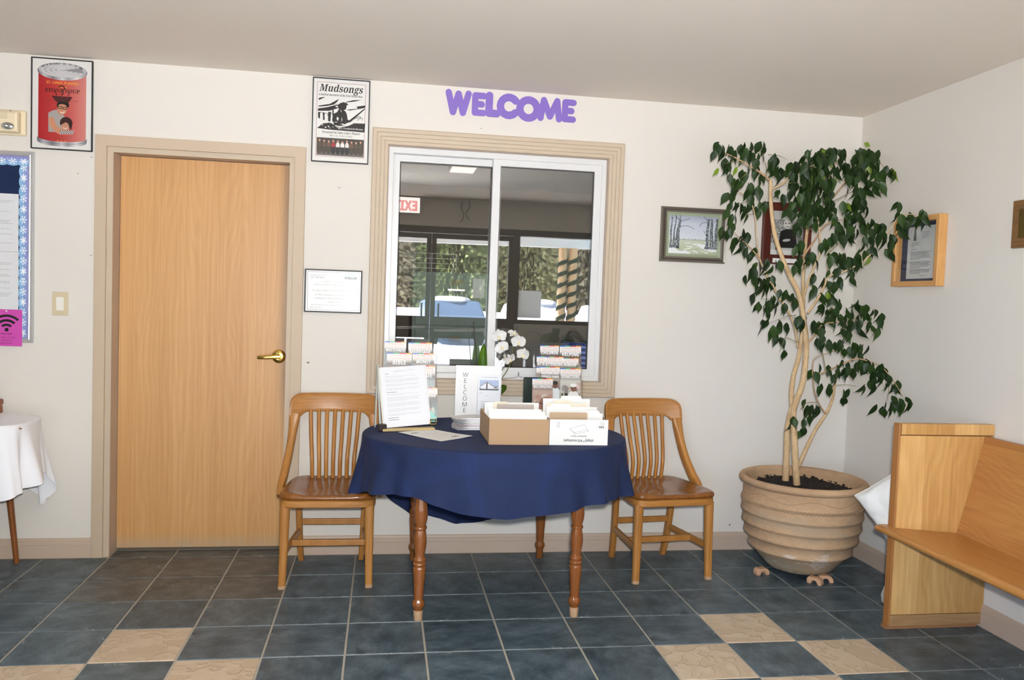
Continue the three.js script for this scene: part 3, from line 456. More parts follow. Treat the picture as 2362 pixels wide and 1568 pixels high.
    for (const end of [0, n]) { const c0 = pos.length / 3; let y = 0, z = 0; for (let k = 0; k < ring; k++) { y += pos[(end * ring + k) * 3 + 1] / ring; z += pos[(end * ring + k) * 3 + 2] / ring; } pos.push(pos[end * ring * 3], y, z); for (let k = 0; k < ring; k++) { const p = end * ring + k, q = end * ring + (k + 1) % ring; end ? idx.push(c0, p, q) : idx.push(c0, q, p); } }
    const g = new THREE.BufferGeometry(); g.setAttribute('position', new THREE.Float32BufferAttribute(pos, 3)); g.setIndex(idx);
    part(t, 'crest_rail', grain(outwards(g), 'x'), M.honey);
  }
  for (let k = 0; k < 7; k++) { const x = (k - 3) * 0.0405, b = (k - 3) * 0.034, zc = -0.2 - 0.05 * (1 - (x / 0.222) ** 2); part(t, 'spindle', grain(sweep([V(b, 0.43, -0.165 - 0.012 * (1 - (b / 0.2) ** 2)), V(b * 1.02, 0.53, -0.163), V(lerp(b, x, 0.6), 0.64, -0.198), V(x, 0.77, zc)], () => 0.0102, { sides: 10, steps: 12 })), M.honey); }
  part(t, 'cross_stretcher', box(0.345, 0.03, 0.017, 0, 0.166, 0.045, 0.003), M.honey);
  part(t, 'rear_stretcher', box(0.31, 0.03, 0.015, 0, 0.21, -0.167, 0.003), M.honey);
  return t;
}
const chair = makeChair('honey wooden slat-back chair left of the navy table, standing partly before the door');
chair.position.set(1.708, 0, 0.3);
copyOf(chair, [3.362, 0, 0.3], 0.115, 'honey wooden slat-back chair right of the navy table, turned slightly towards the potted tree');

// ---------- oval table with turned legs and its navy cloth ----------
const TX = 2.472, TZ = 0.545, TA = 0.61, TB = 0.505, TY = 0.735;
{
  const t = thing('round_table', 'table on four turned brown wooden legs, hidden under the navy cloth', 'table', [TX, 0, TZ]);
  part(t, 'tabletop', polar((a) => [Math.cos(a) * TA, Math.sin(a) * TB], [[0.001, TY], [0.97, TY], [0.99, TY - 0.003], [1, TY - 0.01], [0.99, TY - 0.022], [0.96, TY - 0.025], [0.001, TY - 0.025]], 72), M.turned);
  const w = 0.32, d = 0.37; part(t, 'apron', join([box(2 * w, 0.07, 0.02, 0, 0.674, d), box(2 * w, 0.07, 0.02, 0, 0.674, -d), box(0.02, 0.07, 2 * d, w, 0.674, 0), box(0.02, 0.07, 2 * d, -w, 0.674, 0)]), M.turned);
  const prof = [[0, 0], [0.0165, 0], [0.018, 0.004], [0.0195, 0.048], [0.021, 0.052], [0.026, 0.06], [0.0275, 0.07], [0.0255, 0.08], [0.0205, 0.087], [0.0195, 0.092], [0.021, 0.1], [0.0225, 0.14], [0.0255, 0.185], [0.0275, 0.218], [0.0265, 0.226], [0.0235, 0.23], [0.0265, 0.234], [0.0275, 0.24], [0.0265, 0.246], [0.0235, 0.249], [0.0265, 0.253], [0.0275, 0.259], [0.026, 0.266], [0.0215, 0.27], [0.0205, 0.276], [0.022, 0.29], [0.026, 0.315], [0.0275, 0.335], [0.026, 0.36], [0.0225, 0.38], [0.021, 0.386], [0.0255, 0.389], [0.027, 0.394], [0.0255, 0.399], [0.021, 0.402], [0.0225, 0.408], [0.0275, 0.428], [0.03, 0.45], [0.028, 0.475], [0.0235, 0.51], [0.0215, 0.53], [0.0275, 0.536], [0.0295, 0.545], [0.0275, 0.555], [0.022, 0.56], [0.027, 0.6], [0.032, 0.63], [0.034, 0.7], [0, 0.71]];
  const g = lathe(prof, 28), tip = lathe([[0, 0.0003], [0.0172, 0.0003], [0.0187, 0.004], [0.0201, 0.04], [0.0185, 0.046], [0, 0.046]], 24); grain(g);
  for (const [x, z] of [[2.117, 0.912], [2.79, 0.918], [2.126, 0.118], [2.792, 0.108]]) { const l = part(t, 'leg', g, M.turned); l.position.set(x - TX, 0, z - TZ); if (z > 0.5) part(l, 'foot_tip', tip, M.worn, 'worn pale tip of the turned leg'); }
}
{
  // the cloth lies on the top, bends over its rim and hangs in folds, far lower at the back than in front
  const knots = [[0, 0.235], [30, 0.225], [52, 0.215], [75, 0.235], [90, 0.248], [108, 0.23], [128, 0.185], [150, 0.205], [172, 0.25], [190, 0.24], [212, 0.33], [240, 0.5], [262, 0.56], [290, 0.52], [320, 0.36], [345, 0.24], [360, 0.235]];
  const drop = (deg) => { for (let i = 0; i + 1 < knots.length; i++) if (deg <= knots[i + 1][0]) { const t = (deg - knots[i][0]) / (knots[i + 1][0] - knots[i][0]); return lerp(knots[i][1], knots[i + 1][1], t * t * (3 - 2 * t)); } return knots[0][1]; };
  const n = 288, pos = [], uv = [], idx = [], rings = [];
  for (const s of [0.001, 0.2, 0.4, 0.6, 0.8, 0.93, 0.975]) rings.push([0, s, 0]);
  for (const k of [0.25, 0.5, 0.75, 1]) rings.push([1, k, 0]);
  for (let k = 1; k <= 20; k++) rings.push([2, k / 20, 0]);
  for (const [kind, k] of rings) for (let i = 0; i < n; i++) {
    const a = (i / n) * Math.PI * 2, deg = (i / n) * 360, c = Math.cos(a), s = Math.sin(a), front = Math.exp(-(((deg - 92) / 34) ** 2));
    let x, y, z, hang = 0;
    if (kind === 0) { x = TA * k * c; z = TB * k * s; y = TY + 0.0035 + 0.0012 * Math.sin(9 * x + 4 * z) * (1 - k); }
    else {
      const L = drop(deg), q = kind === 1 ? 0 : k, th = kind === 1 ? k * Math.PI / 2 : Math.PI / 2, R = 0.014;
      const ex = TA * 0.985 + R * Math.sin(th), ez = TB * 0.985 + R * Math.sin(th); hang = q * L; y = TY + 0.0035 - R * (1 - Math.cos(th)) - hang;
      const f = q ** 1.15, side = 1 - 0.75 * front;
      const wave = 0.019 * side * (Math.sin(15 * a + 0.8 + 0.6 * Math.sin(2 * a)) + 0.75 * Math.sin(27 * a + 2.1) + 0.35 * Math.sin(5 * a + 1)) + 0.014 * front * Math.sin(7 * a + 1.2);
      const out = (0.034 + 0.012 * front) * f + wave * f * (L / 0.3) ** 0.5;
      x = ex * c + out * c; z = ez * s + out * s;
      if (z + TZ < 0.02) z = 0.02 - TZ + 0.01 * Math.abs(Math.sin(13 * a)) * f;
    }
    pos.push(x, y, z); uv.push(x + (kind ? hang * c : 0), z + (kind ? hang * s : 0));
  }
  for (let r = 0; r + 1 < rings.length; r++) for (let i = 0; i < n; i++) { const a = r * n + i, b = r * n + (i + 1) % n; idx.push(a, b, a + n, b, b + n, a + n); }
  const g = new THREE.BufferGeometry(); g.setAttribute('position', new THREE.Float32BufferAttribute(pos, 3)); g.setAttribute('uv', new THREE.Float32BufferAttribute(uv, 2)); g.setIndex(idx); g.computeVertexNormals();
  // plain weave with a few bands of raised ribs
  const weave = rep(dataTex(512, 512, (u, v) => { const band = (q) => smooth(0.03, 0.02, Math.abs(q - 0.5)), rib = band(u) * (0.5 + 0.5 * Math.sin(u * 6.28 * 100)) + band(v) * (0.5 + 0.5 * Math.sin(v * 6.28 * 100)); const k = 150 + 40 * (vnoise(u * 256, v * 128, 256, 128, 3) - 0.5) + 60 * rib; return [k, k, k]; }, false), 0.36, 0.36);
  const threadSheen = rep(dataTex(512, 512, (u, v) => { const band = (q) => smooth(0.1, 0.09, Math.abs(q - 0.5)), rib = band(u) * Math.max(0, Math.sin(u * 6.28 * 40)) * 0.22 + band(v) * Math.max(0, Math.sin(v * 6.28 * 40)) * 0.16, w = 0.9 + 0.2 * vnoise(u * 256, v * 256, 256, 256, 13) + rib + 0.12 * (fbm(u, v, 5, 5, 3, 17) - 0.5); return [13 * w, 32 * w, 72 * w]; }), 0.36, 0.36);  // sheen of the same-thread ribs is painted into the colour as lighter lines
  const navy = phys({ map: threadSheen, roughness: 0.85, bumpMap: weave, bumpScale: 0.0012, sheen: 0.25, sheenColor: new THREE.Color(0x22386e), sheenRoughness: 0.5 });
  const m = lone('tablecloth', g, navy, 'navy blue tablecloth draped over the oval table between the two chairs', 'tablecloth'); m.position.set(TX, 0, TZ);
}

// ---------- small table under a white cloth at the left edge ----------
{
  const cx = -0.245, cz = 0.27, A = 0.6, B = 0.215, top = 0.725;
  const outline = (k) => (a) => { const c = Math.cos(a), s = Math.sin(a), e = 0.5; return [Math.sign(c) * Math.abs(c) ** e * A * k, Math.sign(s) * Math.abs(s) ** e * B * k]; };
  const t = thing('side_table', 'small table on slim tapered brown legs under the white cloth at the left', 'table', [cx, 0, cz]);
  part(t, 'tabletop', polar(outline(1), [[0.001, top], [0.985, top], [1, top - 0.006], [1, top - 0.02], [0.001, top - 0.02]], 64), M.turned);
  for (const [x, z] of [[0.455, -0.17], [0.455, 0.13], [-0.455, -0.17], [-0.455, 0.13]]) part(t, 'leg', grain(sweep([V(x * 0.86, 0.71, z), V(x * 1.0, 0, z * 1.12)], (k) => 0.021 - 0.009 * k, { sides: 14, steps: 4 })), M.turned);
  const n = 240, pos = [], uv = [], idx = [], rows = 26;
  const corner = (deg) => 0.5 * Math.exp(-(((deg - 45) / 20) ** 2)) + Math.exp(-(((deg - 135) / 20) ** 2)) + Math.exp(-(((deg - 225) / 20) ** 2)) + Math.exp(-(((deg - 315) / 20) ** 2));
  for (let r = 0; r < rows; r++) for (let i = 0; i < n; i++) {
    const a = (i / n) * Math.PI * 2, deg = (i / n) * 360, [ox, oz] = outline(1)(a), nx = Math.cos(a), nz = Math.sin(a);
    let x, y, z;
    if (r < 6) { const k = [0.001, 0.35, 0.7, 0.9, 0.97, 1][r]; x = ox * k; z = oz * k; y = top + 0.003; }
    else { const q = (r - 5) / (rows - 6), L = 0.27 + 0.16 * corner(deg) + 0.02 * Math.sin(7 * a), f = q ** 1.1, w = (0.028 * Math.sin(13 * a + 1) + 0.016 * Math.sin(21 * a)) * f + 0.06 * f * (0.4 + corner(deg)); y = top + 0.003 - L * q; x = ox + nx * w; z = oz + nz * w * 0.8; if (z + cz < 0.02) z = 0.02 - cz; }
    pos.push(x, y, z); uv.push(x, z);
  }
  for (let r = 0; r + 1 < rows; r++) for (let i = 0; i < n; i++) { const a = r * n + i, b = r * n + (i + 1) % n; idx.push(a, b, a + n, b, b + n, a + n); }
  const g = new THREE.BufferGeometry(); g.setAttribute('position', new THREE.Float32BufferAttribute(pos, 3)); g.setAttribute('uv', new THREE.Float32BufferAttribute(uv, 2)); g.setIndex(idx); g.computeVertexNormals();
  lone('tablecloth', g, phys({ color: 0xf3f4f8, roughness: 0.9, sheen: 0.3, sheenColor: new THREE.Color(0xffffff) }), 'white tablecloth hanging in folds at the left edge, below the notice board', 'tablecloth').position.set(cx, 0, cz);
  const tray = thing('wooden_tray', 'small carved brown wooden box standing on the white tablecloth, cut by the left edge', 'box', [0.045, top + 0.004, 0.1]);
  part(tray, 'base', box(0.16, 0.035, 0.14, 0, 0.0175, 0, 0.006), std({ color: 0x9a5a3c, roughness: 0.5 })); part(tray, 'lid', box(0.165, 0.03, 0.145, 0, 0.053, 0, 0.008), std({ color: 0x8d5034, roughness: 0.5 }));
}

// ---------- church pew along the right wall ----------
{
  const z0 = 1.112, L = 2.1, t = thing('church_pew', 'honey oak church pew along the right wall with a tall square end panel', 'pew', [4.352, 0, z0]);
  // local: x towards the wall is +, z along the wall
  for (const z of [0.02, L]) {
    const e = new THREE.Group(); e.name = 'end_panel'; e.position.z = z; t.add(e);
    part(e, 'panel', grain(span(-0.219, 0.227, 0.062, 0.842, -0.02, 0.02, 0.003), 'y', 0.1), M.pew);
    part(e, 'cap', grain(span(-0.215, 0.228, 0.845, 0.893, -0.0215, 0.0215, 0.004), 'y', 0.31), M.pew);
    part(e, 'front_edge', grain(span(-0.227, -0.2192, 0.012, 0.893, -0.0205, 0.0205, 0.003), 'y'), M.pewEdge);
    part(e, 'foot', grain(span(-0.219, 0.225, 0.012, 0.0605, -0.0215, 0.0215, 0.003), 'x'), std({ map: woodTex([140, 100, 62], [182, 146, 100], { seed: 49, su: 0.3, sv: 0.5 }), roughness: 0.6 }));
    part(e, 'shim', span(-0.235, 0.2, 0, 0.012, -0.018, 0.018), std({ color: 0x9a6a42, roughness: 0.8 }));
  }
  const prof = new THREE.Shape(); prof.moveTo(-0.255, 0.413); prof.quadraticCurveTo(-0.281, 0.416, -0.281, 0.43); prof.quadraticCurveTo(-0.28, 0.448, -0.252, 0.447); prof.quadraticCurveTo(-0.08, 0.432, 0.09, 0.418); prof.lineTo(0.09, 0.388); prof.quadraticCurveTo(-0.1, 0.4, -0.255, 0.413);
  const seat = new THREE.ExtrudeGeometry(prof, { depth: L - 0.03 - 0.035, bevelEnabled: false, curveSegments: 8 }); seat.translate(0, 0, 0.0405);
  part(t, 'seat', grain(seat, 'z', 0.05), M.pewSeat);
  const nose = new THREE.Shape(); nose.moveTo(-0.2275, 0.408); nose.lineTo(-0.255, 0.413); nose.quadraticCurveTo(-0.281, 0.416, -0.281, 0.43); nose.quadraticCurveTo(-0.28, 0.448, -0.2275, 0.446); nose.closePath();
  const ng = new THREE.ExtrudeGeometry(nose, { depth: 0.052, bevelEnabled: true, bevelSize: 0.006, bevelOffset: -0.006, bevelThickness: 0.006, bevelSegments: 3 }); ng.translate(0, 0, -0.012); part(t, 'seat_nose', grain(ng, 'z'), M.pewSeat);
  const back = extrude([[0.072, 0.418], [0.1, 0.415], [0.212, 0.83], [0.208, 0.838], [0.184, 0.838], [0.181, 0.832]], L - 0.065); back.translate(0, 0, 0.0405);
  part(t, 'backrest', grain(back, 'z', 0.2), M.pewSeat);
  const rail = extrude([[0.179, 0.812], [0.184, 0.838], [0.212, 0.838], [0.2075, 0.812]], L - 0.065, 0); rail.translate(-0.004, 0.002, 0.0405); part(t, 'back_rail', grain(rail, 'z', 0.4), M.pewEdge);
}
// pillow and pale bag stuffed between the pew's end and the corner
function pillowGeo(w, h, d, seed) {
  const r = rng(seed), n = 22, pos = [], uv = [], idx = []; void r;
  for (const s of [1, -1]) for (let j = 0; j <= n; j++) for (let i = 0; i <= n; i++) { const u = i / n * 2 - 1, v = j / n * 2 - 1, b = Math.pow(Math.max(0, 1 - u ** 4) * Math.max(0, 1 - v ** 4), 0.45), pin = 1 - 0.07 * (1 - Math.abs(u) ** 2) * Math.abs(v) ** 3; pos.push(u * w / 2 * (1 - 0.06 * (1 - v * v) * Math.abs(u) ** 3), v * h / 2 * pin, s * d / 2 * b * (1 + 0.16 * (vnoise(u * 3 + 8, v * 3 + 8, 64, 64, seed) - 0.5)) + 0.004 * s * 0); uv.push(u, v); }
  const R = n + 1, off = R * R; for (let s = 0; s < 2; s++) for (let j = 0; j < n; j++) for (let i = 0; i < n; i++) { const a = s * off + j * R + i; s ? idx.push(a, a + R, a + 1, a + 1, a + R, a + R + 1) : idx.push(a, a + 1, a + R, a + 1, a + R + 1, a + R); }
  const g = new THREE.BufferGeometry(); g.setAttribute('position', new THREE.Float32BufferAttribute(pos, 3)); g.setAttribute('uv', new THREE.Float32BufferAttribute(uv, 2)); g.setIndex(idx); g.computeVertexNormals(); return g;
}
{
  const linen = phys({ color: 0xf4f5f2, roughness: 0.9, bumpMap: bumpTex(5, 5, 2, 91, 2, 2), bumpScale: 0.02 });
  const p = thing('pillow', 'white pillow tilted on its corner behind the end of the pew', 'pillow', [4.325, 0.49, 0.925]); 
  const g = part(p, 'cover', pillowGeo(0.35, 0.29, 0.13, 4), linen); g.rotation.set(0, -0.95, 0.72, 'YXZ');
  const seam = part(p, 'piping', sweep([...Array.from({ length: 13 }, (_, i) => { const v = i / 6 - 1; return V(-0.175 * (1 - 0.06 * (1 - v * v) ), v * 0.145, 0); }), ...Array.from({ length: 12 }, (_, i) => { const u = (i + 1) / 6 - 1; return V(u * 0.175, 0.145 * (1 - 0.07 * (1 - u * u)), 0); })], () => 0.0022, { sides: 6, smoothPath: false }), linen); seam.rotation.copy(g.rotation);
  const bag = thing('bag', 'pale crumpled bag on the floor behind the end of the pew', 'bag', [4.4, 0, 0.93]);
  const r = rng(8), body = polar((a) => [Math.cos(a) * 0.15 * (1 + 0.1 * Math.sin(5 * a)), Math.sin(a) * 0.1 * (1 + 0.08 * Math.sin(7 * a))], [[0.001, 0.001], [0.8, 0.001], [0.98, 0.012], [1.02, 0.045], [0.93, 0.085], [0.72, 0.14], [0.62, 0.2], [0.52, 0.25], [0.3, 0.272], [0.001, 0.278]], 40, 0.9); void r;
  part(bag, 'body', body, std({ color: 0xd9d6d2, roughness: 0.8, bumpMap: bumpTex(7, 7, 4, 95, 0.3, 0.3), bumpScale: 0.012 }));
  part(bag, 'tie', sweep(Array.from({ length: 20 }, (_, i) => V(Math.cos(i / 19 * 6.283) * 0.098, 0.196, Math.sin(i / 19 * 6.283) * 0.066)), () => 0.004, { sides: 6, steps: 40 }), std({ color: 0xb9b4ac, roughness: 0.8 }));
}
// ---------- on the walls ----------
// a flat framed thing on the back wall between pixel corners, or on the right wall
function frontPrint(x0, x1, y0, y1, z, tex, rough = 0.25) { const g = span(x0, x1, y0, y1, z - 0.001, z); return { g, m: [M.paper, M.paper, M.paper, M.paper, std({ color: 0xeeeeee, map: tex, roughness: rough }), M.paper] }; }
const fit = (c, text, x, y, w) => { const k = c.measureText(text).width; c.save(); c.translate(x, y); if (k > w) c.scale(w / k, 1); c.fillText(text, 0, 0); c.restore(); };
const lines = (c, x, y, w, n, gap, col, seed, h = 2) => { const r = rng(seed); c.fillStyle = col; for (let i = 0; i < n; i++) { let q = x, end = x + w * (i === n - 1 ? 0.5 : 0.86 + 0.14 * r()); while (q < end) { const k = 3 + r() * 12; c.fillRect(q, y + i * gap, Math.min(k, end - q), h); q += k + 3; } } };
function framed(name, label, category, x0, x1, y0, y1, tex, frameMat, border, depth = 0.018, rough = 0.2) {
  const t = thing(name, label, category, [(x0 + x1) / 2, y0, 0.001]), w = (x1 - x0) / 2, h = y1 - y0, b = border;
  part(t, 'frame', join([span(-w, -w + b, 0, h, 0, depth, 0.0015), span(w - b, w, 0, h, 0, depth, 0.0015), span(-w + b * 0.9, w - b * 0.9, h - b, h, 0, depth, 0.0015), span(-w + b * 0.9, w - b * 0.9, 0, b, 0, depth, 0.0015)]), frameMat);
  const f = frontPrint(-w + b * 0.8, w - b * 0.8, b * 0.8, h - b * 0.8, depth * 0.6, tex, rough); part(t, 'print', f.g, f.m); return t;
}
const soup = canv(512, 800, (c, w, h) => {
  c.fillStyle = '#eceae4'; c.fillRect(0, 0, w, h);
  const L = 52, R = 462, g = c.createLinearGradient(L, 0, R, 0); g.addColorStop(0, '#a81c22'); g.addColorStop(0.45, '#bd403c'); g.addColorStop(1, '#cf857b');
  c.fillStyle = g; c.beginPath(); c.moveTo(L, 120); c.bezierCurveTo(L, 185, R, 185, R, 120); c.lineTo(R, 700); c.bezierCurveTo(R, 745, L, 745, L, 700); c.fill();
  const metal = c.createLinearGradient(L, 0, R, 0); [[0, '#6d6c70'], [0.12, '#c6c6c8'], [0.3, '#7b7a7e'], [0.5, '#d8d8d8'], [0.62, '#9c9b9e'], [0.8, '#e4e4e2'], [1, '#8e8d90']].forEach(([a, b]) => metal.addColorStop(a, b));
  c.fillStyle = metal; c.beginPath(); c.ellipse((L + R) / 2, 105, (R - L) / 2 + 8, 78, 0, 0, 7); c.fill(); c.fillRect(L - 8, 100, 0, 0);
  c.fillStyle = '#b9b7b8'; c.beginPath(); c.ellipse((L + R) / 2, 92, (R - L) / 2, 66, 0, 0, 7); c.fill();
  c.strokeStyle = '#e9e9e7'; c.lineWidth = 5; for (const k of [0.85, 0.62, 0.4, 0.2]) { c.beginPath(); c.ellipse((L + R) / 2, 95, (R - L) / 2 * k, 62 * k, 0, 0, 7); c.stroke(); }
  c.fillStyle = '#8e8c8e'; c.beginPath(); c.moveTo(262, 92); c.lineTo(420, 60); c.lineTo(440, 110); c.fill();
  c.fillStyle = metal; c.beginPath(); c.moveTo(L - 8, 690); c.bezierCurveTo(L - 8, 750, R + 8, 750, R + 8, 690); c.lineTo(R + 8, 730); c.bezierCurveTo(R + 8, 792, L - 8, 792, L - 8, 730); c.fill();
  c.strokeStyle = '#59585c'; c.lineWidth = 3; c.beginPath(); c.moveTo(L - 8, 708); c.bezierCurveTo(L - 8, 768, R + 8, 768, R + 8, 708); c.stroke();
  c.textAlign = 'center'; c.fillStyle = '#1b1718'; c.font = 'bold 20px sans-serif'; const arc = 'Back on November 26, 27, 28, 2010'; for (let i = 0; i < arc.length; i++) { const a = Math.PI * (1.12 + 0.76 * i / arc.length); c.save(); c.translate(257 + Math.cos(a) * 182, 98 + Math.sin(a) * 56); c.rotate((a - 1.5 * Math.PI) * 0.4); c.fillText(arc[i], 0, 0); c.restore(); }
  c.fillStyle = '#f0a52c'; c.font = 'bold 31px sans-serif'; fit(c, 'ST. LUKES PLAYERS', 257, 218, 310); c.font = 'italic 22px serif'; c.fillText('present', 257, 252);
  c.strokeStyle = '#241212'; c.lineWidth = 9; c.beginPath(); c.arc(250, 262, 28, 3.6, 6.2); c.bezierCurveTo(235, 280, 290, 300, 245, 312); c.stroke(); c.beginPath(); c.moveTo(200, 282); c.bezierCurveTo(190, 300, 215, 305, 205, 320); c.moveTo(310, 285); c.bezierCurveTo(325, 300, 300, 306, 312, 320); c.lineWidth = 6; c.stroke();
  c.fillStyle = '#2a1414'; c.font = 'bold 46px serif'; fit(c, 'STONE SOUP', 257, 292, 340);
  c.fillStyle = '#4a1d20'; c.beginPath(); c.moveTo(165, 326); c.lineTo(345, 326); c.lineTo(312, 378); c.lineTo(205, 378); c.fill();
  c.fillStyle = '#6b2a2a'; c.font = '15px sans-serif'; c.fillText('A MUSICAL BY', 257, 348); c.fillText('WRITTEN AND DIRECTED BY THE PLAYERS', 257, 368);
  // two smiling people: a man in glasses and a child
  c.fillStyle = '#a7a19c'; c.beginPath(); c.moveTo(140, 650); c.lineTo(138, 480); c.quadraticCurveTo(190, 440, 232, 452); c.lineTo(290, 520); c.lineTo(250, 650); c.fill();
  c.fillStyle = '#c98b6c'; c.beginPath(); c.ellipse(256, 432, 44, 62, 0.1, 0, 7); c.fill(); c.beginPath(); c.moveTo(140, 520); c.quadraticCurveTo(150, 640, 240, 668); c.lineTo(330, 664); c.lineTo(300, 640); c.quadraticCurveTo(200, 620, 186, 520); c.fill();
  c.fillStyle = '#1d1512'; c.beginPath(); c.moveTo(210, 420); c.quadraticCurveTo(205, 365, 262, 372); c.quadraticCurveTo(322, 362, 315, 415); c.lineTo(298, 424); c.quadraticCurveTo(290, 392, 250, 396); c.quadraticCurveTo(222, 395, 216, 430); c.fill();
  c.strokeStyle = '#15110f'; c.lineWidth = 5; c.strokeRect(222, 418, 32, 18); c.strokeRect(264, 422, 30, 18); c.strokeStyle = '#f3efe8'; c.lineWidth = 7; c.beginPath(); c.arc(256, 452, 22, 0.5, 2.4); c.stroke();
  c.fillStyle = '#c48d70'; c.beginPath(); c.ellipse(285, 585, 38, 50, 0, 0, 7); c.fill(); c.fillStyle = '#3a1d1a'; c.beginPath(); c.arc(292, 562, 54, 2.7, 6.6); c.lineTo(335, 625); c.lineTo(318, 600); c.quadraticCurveTo(318, 560, 285, 556); c.fill();
  c.fillStyle = '#2a2320'; for (const x of [270, 300]) c.fillRect(x, 578, 8, 4); c.strokeStyle = '#f0e8e2'; c.lineWidth = 6; c.beginPath(); c.arc(284, 596, 18, 0.4, 2.7); c.stroke();
  for (let i = 0; i < 12; i++) for (let j = 0; j < 4; j++) { c.fillStyle = (i + j) % 2 ? '#e8e0dc' : '#2c2434'; c.fillRect(238 + i * 10, 634 + j * 8 - Math.min(i, 6), 10, 8); }
  c.fillStyle = '#7d2b28'; c.font = '17px serif'; c.fillText("St. Luke's United Church", 250, 690); c.fillText('Upper Tantallon', 250, 710); c.fillStyle = '#f0b02c'; for (const x of [220, 252, 286]) { c.beginPath(); c.arc(x, 726, 5, 0, 7); c.fill(); }
});
framed('theatre_poster', 'poster of a red soup can with two smiling people, above the notice board', 'poster', 0.234, 0.512, 2.012, 2.448, soup, M.black, 0.005, 0.016, 0.3);
const mud = canv(512, 780, (c, w, h) => {
  c.fillStyle = '#efeee8'; c.fillRect(0, 0, w, h); c.strokeStyle = '#a4545a'; c.lineWidth = 3; c.strokeRect(34, 34, 444, 700);
  c.textAlign = 'center'; c.fillStyle = '#221c1a'; c.save(); c.transform(1, 0, -0.22, 1, 20, 0); c.font = 'bold 92px serif'; fit(c, 'Mudsongs', 256, 118, 400); c.font = 'bold 27px serif'; fit(c, 'A musical narrative of the First World War', 262, 158, 405); c.restore();
  const k = (p) => { c.beginPath(); p.forEach(([x, y], i) => (i ? c.lineTo(x, y) : c.moveTo(x, y))); c.fill(); };
  c.fillStyle = '#23211e';
  k([[48, 190], [60, 182], [112, 172], [70, 196], [52, 206]]); k([[50, 258], [150, 236], [235, 182], [216, 214], [190, 236], [240, 224], [120, 258], [48, 268]]); k([[44, 286], [120, 270], [255, 226], [200, 258], [235, 268], [150, 300], [44, 308]]); k([[300, 206], [360, 186], [440, 178], [390, 194], [300, 212]]); k([[300, 280], [410, 262], [396, 244], [480, 226], [476, 250], [430, 262], [340, 284]]);
  k([[46, 318], [66, 318], [64, 380], [48, 372]]); k([[92, 318], [104, 318], [108, 392], [92, 388]]); k([[138, 312], [166, 310], [160, 402], [140, 398]]); k([[176, 290], [188, 288], [190, 346], [176, 340]]);
  c.lineWidth = 4; c.strokeStyle = '#23211e'; for (const [x, y] of [[76, 336], [120, 340], [400, 366], [440, 360], [420, 350]]) { c.beginPath(); c.arc(x, y, 16, 3, 7); c.stroke(); }
  // soldier with helmet and rifle
  k([[222, 250], [244, 222], [276, 210], [306, 216], [322, 232], [306, 238], [304, 262], [296, 280], [280, 284], [300, 300], [312, 330], [318, 372], [340, 380], [322, 412], [260, 440], [196, 432], [176, 386], [182, 330], [222, 306], [236, 276]]);
  k([[318, 392], [470, 258], [478, 262], [352, 388], [330, 410]]); k([[40, 470], [90, 424], [160, 410], [210, 440], [250, 452], [330, 430], [380, 402], [482, 400], [478, 484], [150, 478]]);
  c.fillStyle = '#efeee8'; for (let i = 0, r = rng(5); i < 26; i++) c.fillRect(60 + r() * 230, 400 + r() * 60, 5 + r() * 14, 3 + r() * 8); k([[248, 276], [262, 300], [256, 306]]); k([[222, 350], [238, 366], [228, 392], [216, 372]]); k([[262, 350], [270, 376], [262, 400]]); k([[300, 412], [346, 392], [330, 420], [290, 428]]);
  c.font = 'bold 21px serif'; c.textAlign = 'right'; c.fillText('By J. Frederick Brown', 462, 466); c.textAlign = 'center'; c.fillStyle = '#221c1a'; c.font = 'bold 27px serif'; fit(c, "Presented by Saint Luke's Players", 262, 512, 350); c.font = '21px serif'; c.fillText('Nov. 11, 12 & 13 2011', 262, 540);
  c.fillStyle = '#3a322c'; c.fillRect(40, 556, 434, 168); c.fillStyle = '#6b625a'; c.fillRect(40, 690, 434, 34);
  const suit = ['#4d4030', '#5b4a36', '#6a4f38', '#a3262e', '#e8e4de', '#efece8', '#e6e2dc', '#6d5238', '#54452f', '#4f422f'];
  suit.forEach((col, i) => { const x = 66 + i * 42; c.fillStyle = col; c.beginPath(); c.ellipse(x, 624, 18, 32, 0, 0, 7); c.fill(); c.fillStyle = i > 2 && i < 7 ? '#1b1a1c' : '#453a2c'; c.fillRect(x - 15, 640, 30, 68); c.fillStyle = '#cf9c80'; c.beginPath(); c.ellipse(x, 582 + (i % 3) * 4, 9, 12, 0, 0, 7); c.fill(); c.fillStyle = i % 2 ? '#4a382a' : '#6b6254'; c.fillRect(x - 9, 568 + (i % 3) * 4, 18, 7); });
});
framed('theatre_poster', 'black and white poster headed Mudsongs with a soldier, high between door and window', 'poster', 1.554, 1.84, 2.03, 2.453, mud, M.black, 0.005, 0.016, 0.3);
